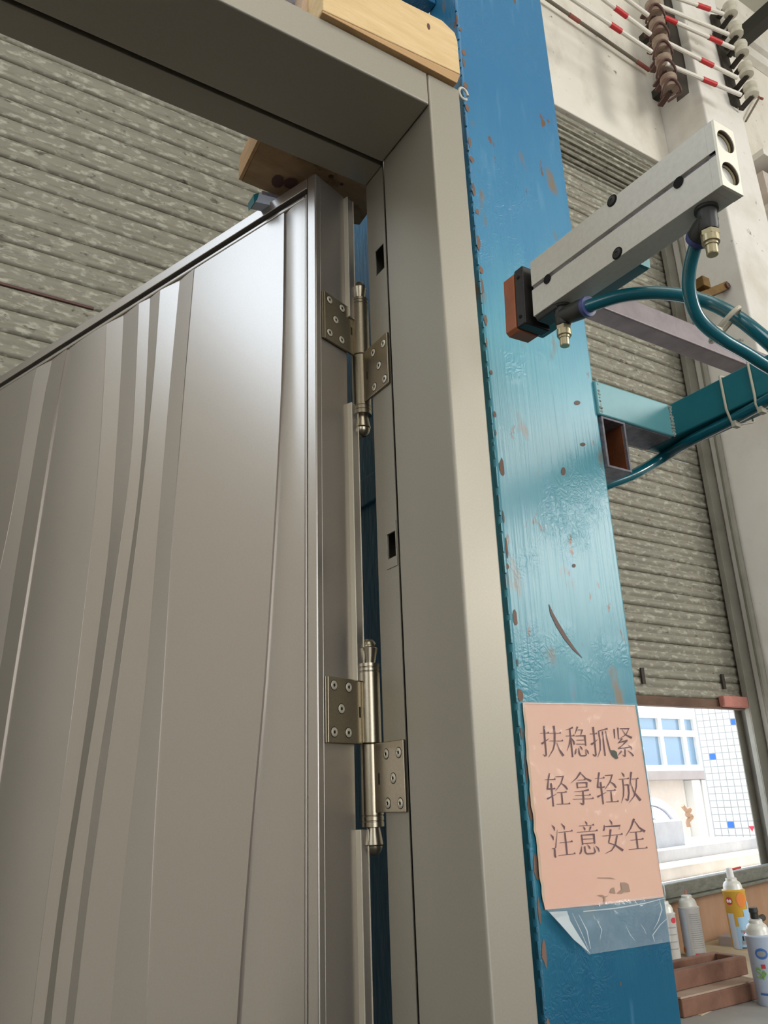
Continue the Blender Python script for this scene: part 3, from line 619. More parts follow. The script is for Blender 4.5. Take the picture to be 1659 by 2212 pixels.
# scratch in the paint
sp_ = [(1186, 1305, .5), (1192, 1325, 3), (1205, 1350, 4.2), (1222, 1378, 4), (1240, 1402, 2.6), (1258, 1421, .4)]
def ribbon_px(pts, y, th=.0004):
    """tapered stroke on a plane Y=y; pts (px,py,half width px)"""
    L_ = []; R_ = []
    for i, (x, yy, w) in enumerate(pts):
        x0, y0, _ = pts[max(i-1, 0)]; x1, y1, _ = pts[min(i+1, len(pts)-1)]
        dx, dy = x1-x0, y1-y0; l = math.hypot(dx, dy) or 1
        L_.append((x-dy/l*w, yy+dx/l*w)); R_.append((x+dy/l*w, yy-dx/l*w))
    vs = [at(*p_, 1, y) for p_ in L_]+[at(*p_, 1, y) for p_ in R_]; n = len(pts)
    return vs, [(i, i+1, n+i+1, n+i) for i in range(n-1)]
vs, fs = ribbon_px(sp_, CY-.0006); MB().add(vs, fs).build('paint_scratch', M['scar'], colm)['label'] = 'long curved brown scratch'
for (x, y, w, h_) in ((1247, 870, 7, 5), (1259, 960, 6, 4), (1217, 1018, 5, 9), (1240, 1222, 4, 4)):
    pl = [at(x+w*math.cos(R(q)), y+h_*math.sin(R(q)), 1, CY-.0005) for q in range(0, 360, 40)]
    MB().add(pl, [tuple(range(len(pl)))]).build('rust_chip', M['scar'], colm)
random.seed(21)
b = MB()
for i in range(32):
    z = -.28+i*.048+random.uniform(0, .03); hh = random.uniform(.004, .016); ww = random.uniform(.003, .011); x0 = CX0+random.uniform(0, .006); n_ = 9
    pl = [V((x0+ww*(.5+.5*math.cos(R(q))*random.uniform(.7, 1.1)), CY-.0004, z+hh*math.sin(R(q))*random.uniform(.7, 1.2))) for q in range(0, 360, 40)]
    b.add(pl, [tuple(range(9))])
tag(b.build('rust_chips', M['rustc'], colm), kind='stuff')
# support arms welded to the column
MB().box(CX1-.005, 1.036, CY-.005, CY+.055, .5415, .600).build('support_arm', M['teal_light'], colm, bevel=.003)['label'] = 'light teal square tube arm'
MB().box(1.036, 1.096, .30, CY+.055, .5415, .600).build('support_arm', M['teal_dark'], colm, bevel=.003)['label'] = 'dark teal square tube arm toward the camera'
MB().box(CX1+.03, 1.034, CY+.0, CY+.053, .5405, .5415).build('mottled_underside', M['mottle'], colm)
b = MB(); random.seed(5)
for i in range(9): 
    z = .545+i*.006; r_ = random.uniform(.003, .0048)
    b.lathe([(0.001, -r_), (r_*.8, -r_*.5), (r_, 0), (r_*.8, r_*.5), (.001, r_)], (1.036, CY-.005, z), (0, 0, 1), 8)
for i in range(10):
    z = .548+i*.0058; r_ = random.uniform(.0025, .0045)
    b.lathe([(0.001, -r_), (r_*.8, -r_*.5), (r_, 0), (r_*.8, r_*.5), (.001, r_)], (CX1+.001, CY-.003, z), (0, 0, 1), 8)
tag(b.build('weld_bead', M['weld'], colm, smooth=True), kind='stuff')
# square stub tube, open toward the camera
def hollow(x0, x1, y0, y1, z0, z1, w):
    return MB().holed((x0, x1), (z0, z1), [(x0+w, x1-w, z0+w, z1-w)], lambda u, v, q: V((u, y0+q, v)), y1-y0)
hollow(CX1, .922, CY-.004, CY+.075, .456, .5405, .004).build('stub_tube', M['mottle'], colm, bevel=.001)['label'] = 'open square stub tube, rusty inside'
MB().box(CX1+.0042, .9178, CY+.066, CY+.070, .4602, .5363).build('rusty_inside', M['rust_in'], colm)
MB().box(CX1+.0042, CX1+.0052, CY+.001, CY+.066, .4602, .5363).box(.9168, .9178, CY+.001, CY+.066, .4602, .5363).box(CX1+.0042, .9178, CY+.001, CY+.066, .4602, .4612).build('rusty_lining', M['rust_in'], colm)
# grey rail of the jig behind the hoses, runs along X
ra, rb = at(1320, 655, 1, .92), at(1659, 780, 1, .92)
tag(MB().box(.93, 2.6, 1.0, 1.05, at(1480, 712, 1, 1.0).z-.032, at(1480, 712, 1, 1.0).z+.028).build('jig_rail', M['grey_rail'], bevel=.004), 'long grey purple steel rail passing behind the teal hoses', 'rail')
tag(MB().box(.93, .98, 1.05, 1.30, FL, 1.2).build('jig_post', M['teal_dark'], bevel=.004), 'teal post carrying the grey rail', 'post') if False else None
# ------------------------------------------------------------------ salmon notice
sg = empty('safety_notice', tuple(at(1270, 1740, 1, CY)), 'salmon paper notice in a clear sleeve with three lines of Chinese characters', 'notice')
YP = CY-.0022
random.seed(11)
left = [(1130, 1517)]; n = 26
for i in range(1, n): 
    t = i/n; left.append((1130+48*t+random.uniform(-2.2, 1.2)+(-4*math.sin(t*3.1)), 1517+448*t))
poly = [(1130, 1517), (1372, 1523), (1390, 1640), (1410, 1775), (1434, 1938), (1300, 1954), (1178, 1965)]+left[:0:-1]
MB().prism([at(*p_, 1, YP) for p_ in poly], (0, .001, 0)).build('paper', M['paper'], sg)
ed = left[1:]
vs = []; 
for (x, y) in left: vs += [at(x-1, y, 1, YP-.0006), at(x+4.5+random.uniform(-1, 1), y, 1, YP-.0006)]
MB().add(vs, [(2*i, 2*i+1, 2*i+3, 2*i+2) for i in range(len(left)-1)]).build('torn_edge', M['wood_pale'], sg)
S1 = (7.541, 1160, 1560); S2 = (7.541, 1170, 1660); S3 = (7.213, 1180, 1765)
h = 6; v = 11
def Hs(x0, y0, x1, y1): return [('r', [(x0, y0, h*.7), (x1, y1, h*.8)]), ('p', [(x1-28, y1+4), (x1+2, y1-26), (x1+16, y1+6)])]
def Vs(*pts): 
    p = list(pts); return [('r', [(x, y, v) for x, y in p])]
def T(*pts): return [('r', list(pts))]
chars = [
 (S1, Hs(52, 178, 185, 178)+T((118, 60, 14), (128, 250, 12), (155, 540, 10))+T((155, 545, 10), (135, 550, 10), (100, 522, 2))+T((200, 266, 2), (150, 300, 8), (78, 350, 16))+Hs(205, 180, 380, 178)+Hs(205, 306, 415, 306)+T((275, 58, 14), (292, 190, 12), (290, 350, 11), (265, 450, 8), (188, 576, 2))+T((322, 330, 3), (370, 450, 9), (435, 548, 17))),
 (S1, T((585, 85, 16), (540, 105, 8), (464, 128, 2))+Hs(470, 225, 600, 222)+T((535, 105, 9), (555, 300, 11), (585, 568, 10))+T((548, 250, 10), (530, 360, 7), (490, 468, 2))+T((562, 260, 5), (600, 310, 11), (608, 350, 12), (612, 372, 2))+T((662, 72, 13), (640, 140, 6), (618, 200, 2))+T((665, 125, 5), (740, 125, 13), (712, 220, 4))+T((630, 225, 5), (780, 218, 10))+T((780, 210, 13), (790, 300, 9), (798, 385, 8))+T((650, 292, 5), (785, 290, 6))+T((638, 355, 5), (795, 357, 6))+T((640, 430, 4), (630, 500, 12), (622, 526, 4))+T((682, 420, 5), (690, 500, 11), (715, 545, 9), (785, 545, 11), (808, 535, 8), (790, 440, 2))+T((700, 385, 3), (728, 420, 10), (740, 455, 3))+T((800, 435, 2), (830, 475, 10), (845, 520, 4))),
 (S1, Hs(860, 190, 968, 190)+T((915, 75, 14), (930, 200, 11), (965, 545, 10))+T((965, 550, 10), (940, 545, 10), (905, 518, 2))+T((990, 280, 2), (950, 315, 8), (885, 365, 16))+T((1000, 145, 6), (1090, 120, 8), (1150, 105, 16))+T((1005, 140, 8), (1030, 300, 9), (1035, 450, 7), (990, 572, 2))+T((1068, 150, 8), (1095, 400, 10), (1115, 548, 9))+T((1118, 140, 5), (1140, 260, 8), (1190, 455, 9), (1208, 480, 5))),
 (S1, T((1258, 110, 12), (1270, 265, 6))+T((1318, 88, 9), (1332, 280, 6))+T((1352, 105, 5), (1500, 105, 12), (1450, 205, 7), (1330, 280, 3))+T((1390, 120, 3), (1440, 200, 6), (1548, 255, 16))+T((1390, 265, 13), (1328, 335, 10), (1475, 295, 12))+T((1470, 295, 14), (1400, 370, 6), (1330, 430, 12))+T((1330, 432, 10), (1530, 405, 10))+T((1480, 368, 2), (1530, 400, 10), (1550, 440, 5))+T((1435, 425, 9), (1440, 555, 9))+T((1440, 560, 9), (1392, 530, 2))+T((1380, 468, 15), (1350, 510, 7), (1318, 545, 2))+T((1478, 460, 2), (1540, 505, 8), (1575, 552, 9))),
 (S2, Hs(55, 182, 215, 178)+T((128, 80, 13), (110, 200, 8), (98, 330, 12))+T((92, 335, 12), (215, 330, 8))+[('p', [(190, 334), (212, 308), (232, 336)])]+T((155, 240, 13), (175, 420, 11), (195, 620, 10))+T((245, 412, 2), (180, 450, 8), (95, 495, 15))+T((225, 135, 5), (355, 125, 14), (320, 240, 9), (230, 368, 2))+T((325, 240, 4), (390, 290, 12), (420, 335, 10), (428, 345, 3))+Hs(250, 395, 400, 385)+T((328, 395, 9), (345, 580, 10))+Hs(245, 582, 455, 575)),
 (S2, T((638, 60, 14), (570, 160, 8), (475, 240, 2))+T((648, 85, 5), (720, 160, 9), (810, 205, 16))+Hs(585, 190, 705, 185)+T((578, 228, 10), (588, 325, 8))+T((578, 235, 6), (735, 228, 10))+T((735, 222, 13), (740, 310, 8))+T((590, 305, 5), (740, 302, 6))+T((770, 345, 15), (690, 365, 7), (532, 380, 3))+Hs(545, 440, 790, 432)+Hs(510, 502, 838, 490)+T((675, 370, 9), (685, 480, 11), (685, 585, 11))+T((685, 590, 10), (655, 575, 8), (622, 556, 2))),
 (S2, Hs(870, 160, 1015, 155)+T((938, 62, 13), (925, 180, 8), (915, 300, 12))+T((908, 305, 12), (1020, 305, 8))+[('p', [(1000, 308), (1020, 284), (1040, 310)])]+T((962, 220, 13), (985, 400, 11), (1008, 582, 9))+T((1055, 385, 2), (990, 420, 8), (912, 462, 15))+T((1032, 115, 5), (1152, 105, 14), (1118, 215, 9), (1035, 340, 2))+T((1122, 215, 4), (1185, 260, 12), (1212, 305, 10), (1218, 318, 3))+Hs(1058, 362, 1195, 355)+T((1132, 370, 9), (1148, 535, 10))+Hs(1055, 545, 1245, 538)),
 (S2, T((1300, 62, 2), (1335, 100, 12), (1348, 138, 4))+Hs(1258, 175, 1412, 168)+T((1322, 180, 9), (1340, 330, 9), (1335, 450, 7), (1302, 562, 2))+T((1340, 270, 5), (1412, 265, 12))+T((1412, 262, 12), (1425, 400, 10), (1410, 520, 11))+T((1410, 525, 10), (1385, 505, 8), (1360, 490, 2))+T((1462, 55, 14), (1450, 180, 8), (1438, 290, 2))+Hs(1465, 172, 1568, 168)+T((1548, 175, 7), (1545, 300, 8), (1510, 450, 7), (1428, 560, 2))+T((1452, 225, 3), (1500, 370, 8), (1615, 520, 17))),
 (S3, T((85, 120, 2), (125, 165, 12), (134, 212, 4))+T((65, 265, 2), (105, 310, 13), (115, 360, 3))+T((88, 487, 3), (130, 495, 8), (150, 470, 7), (175, 195, 2))+T((135, 500, 10), (140, 600, 13), (150, 632, 8))+T((232, 98, 3), (280, 150, 12), (288, 195, 4))+Hs(190, 240, 400, 218)+Hs(212, 402, 400, 382)+T((292, 240, 9), (310, 400, 11), (328, 580, 9))+Hs(196, 598, 445, 572)),
 (S3, T((602, 60, 2), (630, 95, 11), (638, 125, 3))+Hs(512, 138, 735, 125)+T((580, 148, 3), (602, 180, 10), (606, 212, 3))+T((695, 145, 11), (685, 185, 8), (672, 215, 3))+Hs(480, 238, 792, 212)+T((552, 272, 10), (572, 435, 8))+T((552, 282, 6), (742, 268, 12))+T((742, 260, 13), (758, 415, 9))+T((570, 345, 5), (745, 335, 5))+T((575, 412, 5), (755, 400, 5))+T((555, 455, 4), (548, 530, 11), (530, 575, 9))+T((600, 455, 10), (612, 545, 9), (640, 572, 10), (740, 565, 11), (768, 545, 11), (745, 460, 2))+T((640, 425, 2), (675, 465, 9), (688, 500, 4))+T((768, 445, 2), (812, 485, 10), (830, 538, 5))),
 (S3, T((985, 38, 2), (1018, 80, 11), (1026, 122, 3))+T((905, 122, 4), (905, 180, 9), (895, 212, 12))+T((912, 148, 6), (1155, 132, 14), (1135, 195, 3))+T((1005, 190, 14), (995, 300, 9), (975, 400, 7))+T((975, 402, 5), (1080, 435, 9), (1200, 520, 17))+Hs(876, 296, 1180, 268)+T((1108, 285, 9), (1080, 430, 10), (1020, 520, 8), (915, 572, 2))),
 (S3, T((1370, 25, 15), (1320, 170, 9), (1243, 292, 2))+T((1378, 60, 4), (1450, 160, 8), (1540, 225, 17))+Hs(1308, 238, 1478, 225)+Hs(1312, 360, 1505, 342)+T((1400, 235, 9), (1415, 360, 10), (1430, 488, 9))+Hs(1285, 505, 1568, 480)),
]
for (S, items) in chars:
    sc, ox, oy = S; b = MB(); kz = 0
    for kind, pts in items:
        kz += 1; yy = YP-.0007-kz*.00001
        if kind == 'r':
            vs, fs = ribbon_px([(ox+x/sc, oy+y/sc, w*1.05/sc) for x, y, w in pts], yy); b.add(vs, fs)
        else: b.add([at(ox+x/sc, oy+y/sc, 1, yy) for x, y in pts], [(0, 1, 2)])
    b.build('character', M['ink'], sg)
tp = [(1190, 455), (1262, 458), (1300, 485), (1312, 545), (1325, 590), (1290, 600), (1245, 560), (1215, 530)]
MB().add([at(1160+x/7.541, 1560+y/7.541, 1, YP-.0012) for x, y in tp], [tuple(range(len(tp)))]).build('tear', M['tear'], sg)
for pl in ([(900, 335), (1040, 335), (1120, 380), (1165, 590), (1000, 600), (930, 640), (800, 640), (930, 520)], [(600, 620), (640, 500), (720, 470), (765, 640), (700, 630)], [(250, 690), (380, 670), (480, 720), (580, 690), (480, 750), (480, 950), (440, 950), (430, 740)], [(260, 195), (620, 195), (780, 250), (600, 225), (260, 215)]):
    MB().add([at(1270+x/12.76, 1880+y/12.76, 1, YP-.0009) for x, y in pl], [tuple(range(len(pl)))]).build('stain', M['stain'], sg)
# clear sleeve: a thin bulging film, longer than the paper
def film_grid(corn, nu, nv, amp, y, seed):
    random.seed(seed); vs = []; fs = []
    (x0, y0), (x1, y1), (x2, y2), (x3, y3) = corn
    for j in range(nv+1):
        for i in range(nu+1):
            u, w = i/nu, j/nv
            X = (x0*(1-u)+x1*u)*(1-w)+(x3*(1-u)+x2*u)*w; Y_ = (y0*(1-u)+y1*u)*(1-w)+(y3*(1-u)+y2*u)*w
            e = 0 if i in (0, nu) or (j == 0) else 1
            vs.append(at(X, Y_, 1, y-random.uniform(0, amp)*e))
    for j in range(nv):
        for i in range(nu): k = j*(nu+1)+i; fs.append((k, k+1, k+nu+2, k+nu+1))
    return vs, fs
vs, fs = film_grid([(1180, 1964), (1437, 1932), (1450, 2034), (1272, 2062)], 9, 5, .006, CY-.004, 4); 
MB().add(vs, fs).build('sleeve_flap', M['film'], sg, smooth=True)['label'] = 'loose clear plastic below the paper'
vs, fs = film_grid([(1128, 1513), (1376, 1519), (1440, 1936), (1178, 1968)], 6, 10, .0006, CY-.0036, 6)
MB().add(vs, fs).build('sleeve', M['film_tight'], sg, smooth=True)
fd = [(1225, 1968), (1232, 1990), (1250, 2020), (1270, 2052), (1276, 2060), (1240, 2030), (1212, 1998), (1186, 1970)]
MB().prism([at(*p_, 1, CY-.0085) for p_ in fd], (0, .0006, 0)).build('folded_corner', M['film_fold'], sg)
vs, fs = ribbon_px([(1260, 1969, 1), (1330, 1962, 1.5), (1390, 1952, 1.2), (1436, 1940, .6)], CY-.0095); MB().add(vs, fs).build('bright_fold', M['film_fold'], sg)
for wr in ([(1288, 1985, .4), (1300, 2008, 1.4), (1296, 2030, .4)], [(1352, 2000, .3), (1362, 2020, 1.0), (1372, 2032, .3)], [(1424, 1942, .5), (1430, 1965, 1.6), (1422, 1990, 1.2), (1412, 2008, .5)], [(1440, 1985, .8), (1426, 1998, 1.2), (1410, 2020, 1.6), (1414, 2034, .6)], [(1250, 1975, .5), (1268, 2010, 1.8), (1276, 2050, .8)], [(1236, 1972, .5), (1254, 2010, 1.2), (1272, 2052, .5)], [(1384, 1996, .3), (1392, 2008, .8), (1396, 2018, .3)]):
    vs, fs = ribbon_px([(a_, b_, c_*.6) for a_, b_, c_ in wr], CY-.0115); MB().add(vs, fs).build('crease', M['film_fold'], sg)
vs, fs = ribbon_px([(1131, 1519, .8), (1250, 1520, 1.2), (1372, 1524, .8)], CY-.0042); MB().add(vs, fs).build('sleeve_rim', M['film_fold'], sg)
vs, fs = ribbon_px([(1376, 1522, .8), (1412, 1760, 1.2), (1437, 1934, .8)], CY-.0042); MB().add(vs, fs).build('sleeve_rim', M['film_fold'], sg)
# ------------------------------------------------------------------ little ring by the casing corner
c_ = at(1001, 203, 1, .735)
b = MB(); pts = [c_+V((.0085*math.cos(t), 0, .0115*math.sin(t))) for t in [R(k*24) for k in range(0, 14)]]
tag(b.tube(pts, .0022, 8).build('wire_ring', M['alu'], smooth=True), 'small bent wire ring peeking out beside the frame corner', 'ring')
# ================================================================== door frame
FX, FY, FZ = .5625, .72, .969      # inner front corner of the opening
FXo, FZo = .622, 1.031
G0, G1, FB = .853, .861, .913
frm = empty('door_frame', (.05, .8, FL), 'bronze grey metal door frame with deep reveal and mitred corner', 'door frame')
LX = -.64
def jamb(sgn, xi, xo):
    x0, x1 = min(xi, xo), max(xi, xo)
    MB().box(x0, x1, FY, G0, FL, FZo).build('jamb', M['frame'], frm, bevel=.0036, seg=4)
jamb(1, FX, FXo); jamb(-1, LX, LX-.06)
# rear step of the right jamb: skin with two lock slots
sl1 = [at(820, 525, 0, FX), at(833, 575, 0, FX)]
hs = []
for (ya, yb_, za, zb_) in ((.874, .893, None, None),): pass
z_a, z_b = at(831, 515, 0, FX).z, at(822, 580, 0, FX).z
y_a = at(831, 540, 0, FX).y; y_b = at(818, 548, 0, FX).y
z2a, z2b = at(850, 1145, 0, FX).z, at(850, 1200, 0, FX).z
rear = MB().holed((G1, FB), (FL, FZo), [(G1+.006, .892, z_b, z_a), (G1+.004, .886, z2b, z2a)], lambda u, v_, w: V((FX+.004+w, u, v_)), .0015)
rear.build('rear_jamb_skin', M['frame'], frm)
MB().box(FX+.035, FXo, G1, FB, FL, FZo).build('rear_jamb', M['frame'], frm, bevel=.001)
MB().box(FX+.0056, FX+.036, FB-.0015, FB, FL, FZo).build('rear_edge', M['frame'], frm)
MB().box(FX+.010, FXo-.002, G0, G1, FL, FZo-.002).build('seal_groove', M['dark_groove'], frm)
MB().box(FX+.034, FX+.035, G1+.003, .90, z_b-.03, z_a+.03).box(FX+.034, FX+.035, G1+.003, .90, z2b-.03, z2a+.03).build('slot_back', M['hole'], frm)
# strike pocket surround on the lower slot
za_, zb2 = at(850, 1122, 0, FX).z, at(850, 1222, 0, FX).z
MB().holed((G1+.002, .8895), (zb2, za_), [(G1+.004, .886, z2b, z2a)], lambda u, v_, w: V((FX+.0028+w, u, v_)), .0012).build('strike_plate', M['frame'], frm, bevel=.0004)
MB().box(LX-.06, LX-.004, G1, FB, FL, FZo).build('rear_jamb', M['frame'], frm)
# header
MB().box(LX+.0006, FX-.0008, FY+.0004, G0, FZ, FZo).build('header', M['frame'], frm, bevel=.0034, seg=4)
MB().box(LX-.004, FX+.003, G1+.001, FB, FZ+.003, FZo).build('rear_header', M['frame'], frm, bevel=.001)
MB().box(LX, FX+.006, G0, G1+.002, FZ+.035, FZo-.002).build('seal_groove', M['dark_groove'], frm)
# ------------------------------------------------------------------ door leaf
KX, KY = .5665, .945
ang = R(-20.22); DL = V((math.sin(ang), math.cos(ang), 0)); DT = V((math.cos(ang), -math.sin(ang), 0))
K0 = V((KX, KY, 0))
D0 = K0+DL*.006-DT*.0972
def D(u, t, z): return D0+DL*u+DT*t+V((0, 0, z))
TH = .0715; DZ = .960; DB = -1.33; DW = 1.16
lf = empty('door_leaf', tuple(D(.45, .03, DB)), 'bronze grey metal door leaf swung open, front embossed with curved vertical pleats', 'door')
def dbox(u0, u1, t0, t1, z0, z1): return MB().prism([D(u0, t0, z0), D(u1, t0, z0), D(u1, t1, z0), D(u0, t1, z0)], (0, 0, z1-z0))
ST = .0185
dbox(0.0012, DW, .012, TH, DB, DZ).build('core', M['door'], lf, bevel=.001)
dbox(0, ST, 0, .012, DB, DZ).build('hinge_stile', M['door'], lf, bevel=.0026, seg=4)
dbox(ST+.0006, DW, 0, .012, DZ-.020, DZ).build('top_rail', M['door'], lf, bevel=.0012)
dbox(DW-ST, DW, 0, .012, DB, DZ-.021).build('lock_stile', M['door'], lf, bevel=.0012)
dbox(0.004, ST-.004, .0, .0715, DZ, DZ+.0002).build('top_edge_cap', M['door'], lf)
dbox(ST, ST+.0016, .004, .013, DB, DZ-.02).build('groove', M['dark_groove'], lf)
dbox(ST, DW-ST, .007, .013, DZ-.0295, DZ-.020).build('groove', M['dark_groove'], lf)
# rolled bead round the panel
dbox(ST+.0016, ST+.0056, .0012, .0122, DB, DZ-.030).build('bead', M['door'], lf, bevel=.0012, seg=3)
dbox(ST+.0056, DW-ST, .0012, .0122, DZ-.0375, DZ-.0300).build('bead', M['door'], lf, bevel=.0025, seg=3)
# back skin with the lip, notched at the hinges
nt_ = [(.570, .722), (-.032, .153)]
segs = [(DB, nt_[1][0]), (nt_[1][1], nt_[0][0]), (nt_[0][1], DZ-.004)]
for z0, z1 in segs:
    dbox(-.006, DW, TH+.0002, TH+.0150, z0, z1).build('back_lip', M['door'], lf, bevel=.0012)
    dbox(-.0072, .004, TH-.0010, TH+.0010, z0, z1).build('lip_glint', M['bead'], lf, bevel=.0006)  # thin pale strips: light caught on the lip edges, put into the colour
    dbox(-.0072, .004, TH+.0140, TH+.0156, z0, z1).build('lip_glint', M['bead'], lf, bevel=.0006)
for z0, z1 in nt_: dbox(.02, DW, TH+.0002, TH+.0150, z0, z1).build('back_lip', M['door'], lf)
# embossed front: pleats between curved vertical lines read off the door
nD = DT
def du(px, py):
    p_ = onpl(px, py, nD, D(0, .003, 0).dot(nD)); return ((p_-D0).dot(DL), p_.z)
curves = {
 'a': [(82, 790), (70, 825), (50, 960), (30, 1090), (2, 1222)], 'b': [(112, 770), (103, 800), (85, 900), (32, 1222), (0, 1430)],
 'c': [(143, 760), (134, 800), (110, 950), (74, 1180), (23, 1500), (2, 1640)], 'd': [(231, 690), (227, 800), (218, 950), (198, 1180), (162, 1500), (135, 1711), (103, 1922), (68, 2212)],
 'e': [(265, 672), (259, 800), (250, 950), (234, 1180), (192, 1500), (162, 1711), (127, 1922), (91, 2212)],
 'f': [(301, 652), (295, 800), (288, 950), (274, 1095), (247, 1264), (215, 1500), (190, 1639), (169, 1774), (131, 2027), (111, 2212)],
 'g': [(323, 640), (316, 800), (308, 950), (295, 1095), (270, 1264), (236, 1500), (211, 1639), (181, 1867), (156, 2065), (139, 2212)],
 'h': [(347, 622), (335, 800), (314, 1011), (295, 1180), (279, 1306), (253, 1500), (224, 1711), (196, 1901), (160, 2212)],
 'i': [(386, 602), (367, 800), (342, 1095), (310, 1500), (279, 1753), (249, 2027), (235, 2212)],
 'j': [(420, 578), (401, 800), (371, 1180), (352, 1500), (333, 1795), (316, 2212)],
 'k': [(614, 455), (613, 600), (610, 800), (595, 1095), (570, 1500), (549, 1711), (519, 2091), (512, 2212)]}
ztop = DZ-.038; NZ = 60
zs = [DB+(ztop-DB)*i/NZ for i in range(NZ+1)]
def fit(name):
    pts = sorted([du(*p_) for p_ in curves[name]], key=lambda q_: q_[1])
    def f_(z):
        if z <= pts[0][1]: a_, b_ = pts[0], pts[1]
        elif z >= pts[-1][1]: a_, b_ = pts[-2], pts[-1]
        else:
            for a_, b_ in zip(pts, pts[1:]):
                if a_[1] <= z <= b_[1]: break
        t = (z-a_[1])/(b_[1]-a_[1]); t = max(-4, min(4, t)); return a_[0]+(b_[0]-a_[0])*t
    return f_
fs_ = {k: fit(k) for k in curves}
def smooth_f(f_):
    c = [f_(z) for z in zs]
    for _ in range(4): c = [c[0]]+[(c[i-1]+2*c[i]+c[i+1])/4 for i in range(1, NZ)]+[c[-1]]
    return c
cu = {k: smooth_f(f_) for k, f_ in fs_.items()}
cu['s'] = [ST+.0056]*(NZ+1)
# extra pleats further out, out of frame to the left
for j, nm in enumerate('pqrstu'.replace('s', 'v')): pass
order = ['s', 'k', 'j', 'i', 'h', 'g', 'f', 'e', 'd', 'c', 'b', 'a']
cu['end'] = [DW-ST]*(NZ+1)
order.append('end')
# depth offsets (mm) at the near and far side of each pleat: light faces lean one way, dark faces the other
dep_ = {('s', 'k'): (1.3, 5.8), ('k', 'j'): (2.4, 2.9), ('j', 'i'): (2.0, 5.6), ('i', 'h'): (5.6, 2.2), ('h', 'g'): (2.0, 4.4), ('g', 'f'): (4.4, 2.2),
        ('f', 'e'): (2.0, 5.4), ('e', 'd'): (5.4, 2.4), ('d', 'c'): (2.0, 5.2), ('c', 'b'): (2.6, 5.6), ('b', 'a'): (5.6, 2.6), ('a', 'end'): (2.2, 4.0)}
for p_, q_ in zip(order, order[1:]):
    d0, d1 = dep_[(p_, q_)]; vs = []; fs = []
    nu = 6 if (p_, q_) in (('k', 'j'), ('d', 'c'), ('a', 'end'), ('s', 'k')) else 3
    for i, z in enumerate(zs):
        ua, ub = cu[p_][i], cu[q_][i]; ub = max(ub, ua+.0005)
        ua = min(ua, DW-ST); ub = min(ub, DW-ST)
        for k in range(nu+1):
            t = k/nu; dd_ = d0+(d1-d0)*t
            if nu == 6: dd_ -= .5*math.sin(t*math.pi)*abs(d1-d0)
            vs.append(D(ua+(ub-ua)*t, dd_/1000, z))
        vs.append(D(ub, .0118, z)); vs.append(D(ua, .0118, z))
    m_ = nu+3
    for i in range(NZ):
        for k in range(m_): fs.append((i*m_+k, i*m_+(k+1) % m_, (i+1)*m_+(k+1) % m_, (i+1)*m_+k))
    fs.append(tuple(range(m_))[::-1]); fs.append(tuple(range(NZ*m_, NZ*m_+m_)))
    o = MB().add(vs, fs).build('pleat', M['door'], lf, smooth=True)
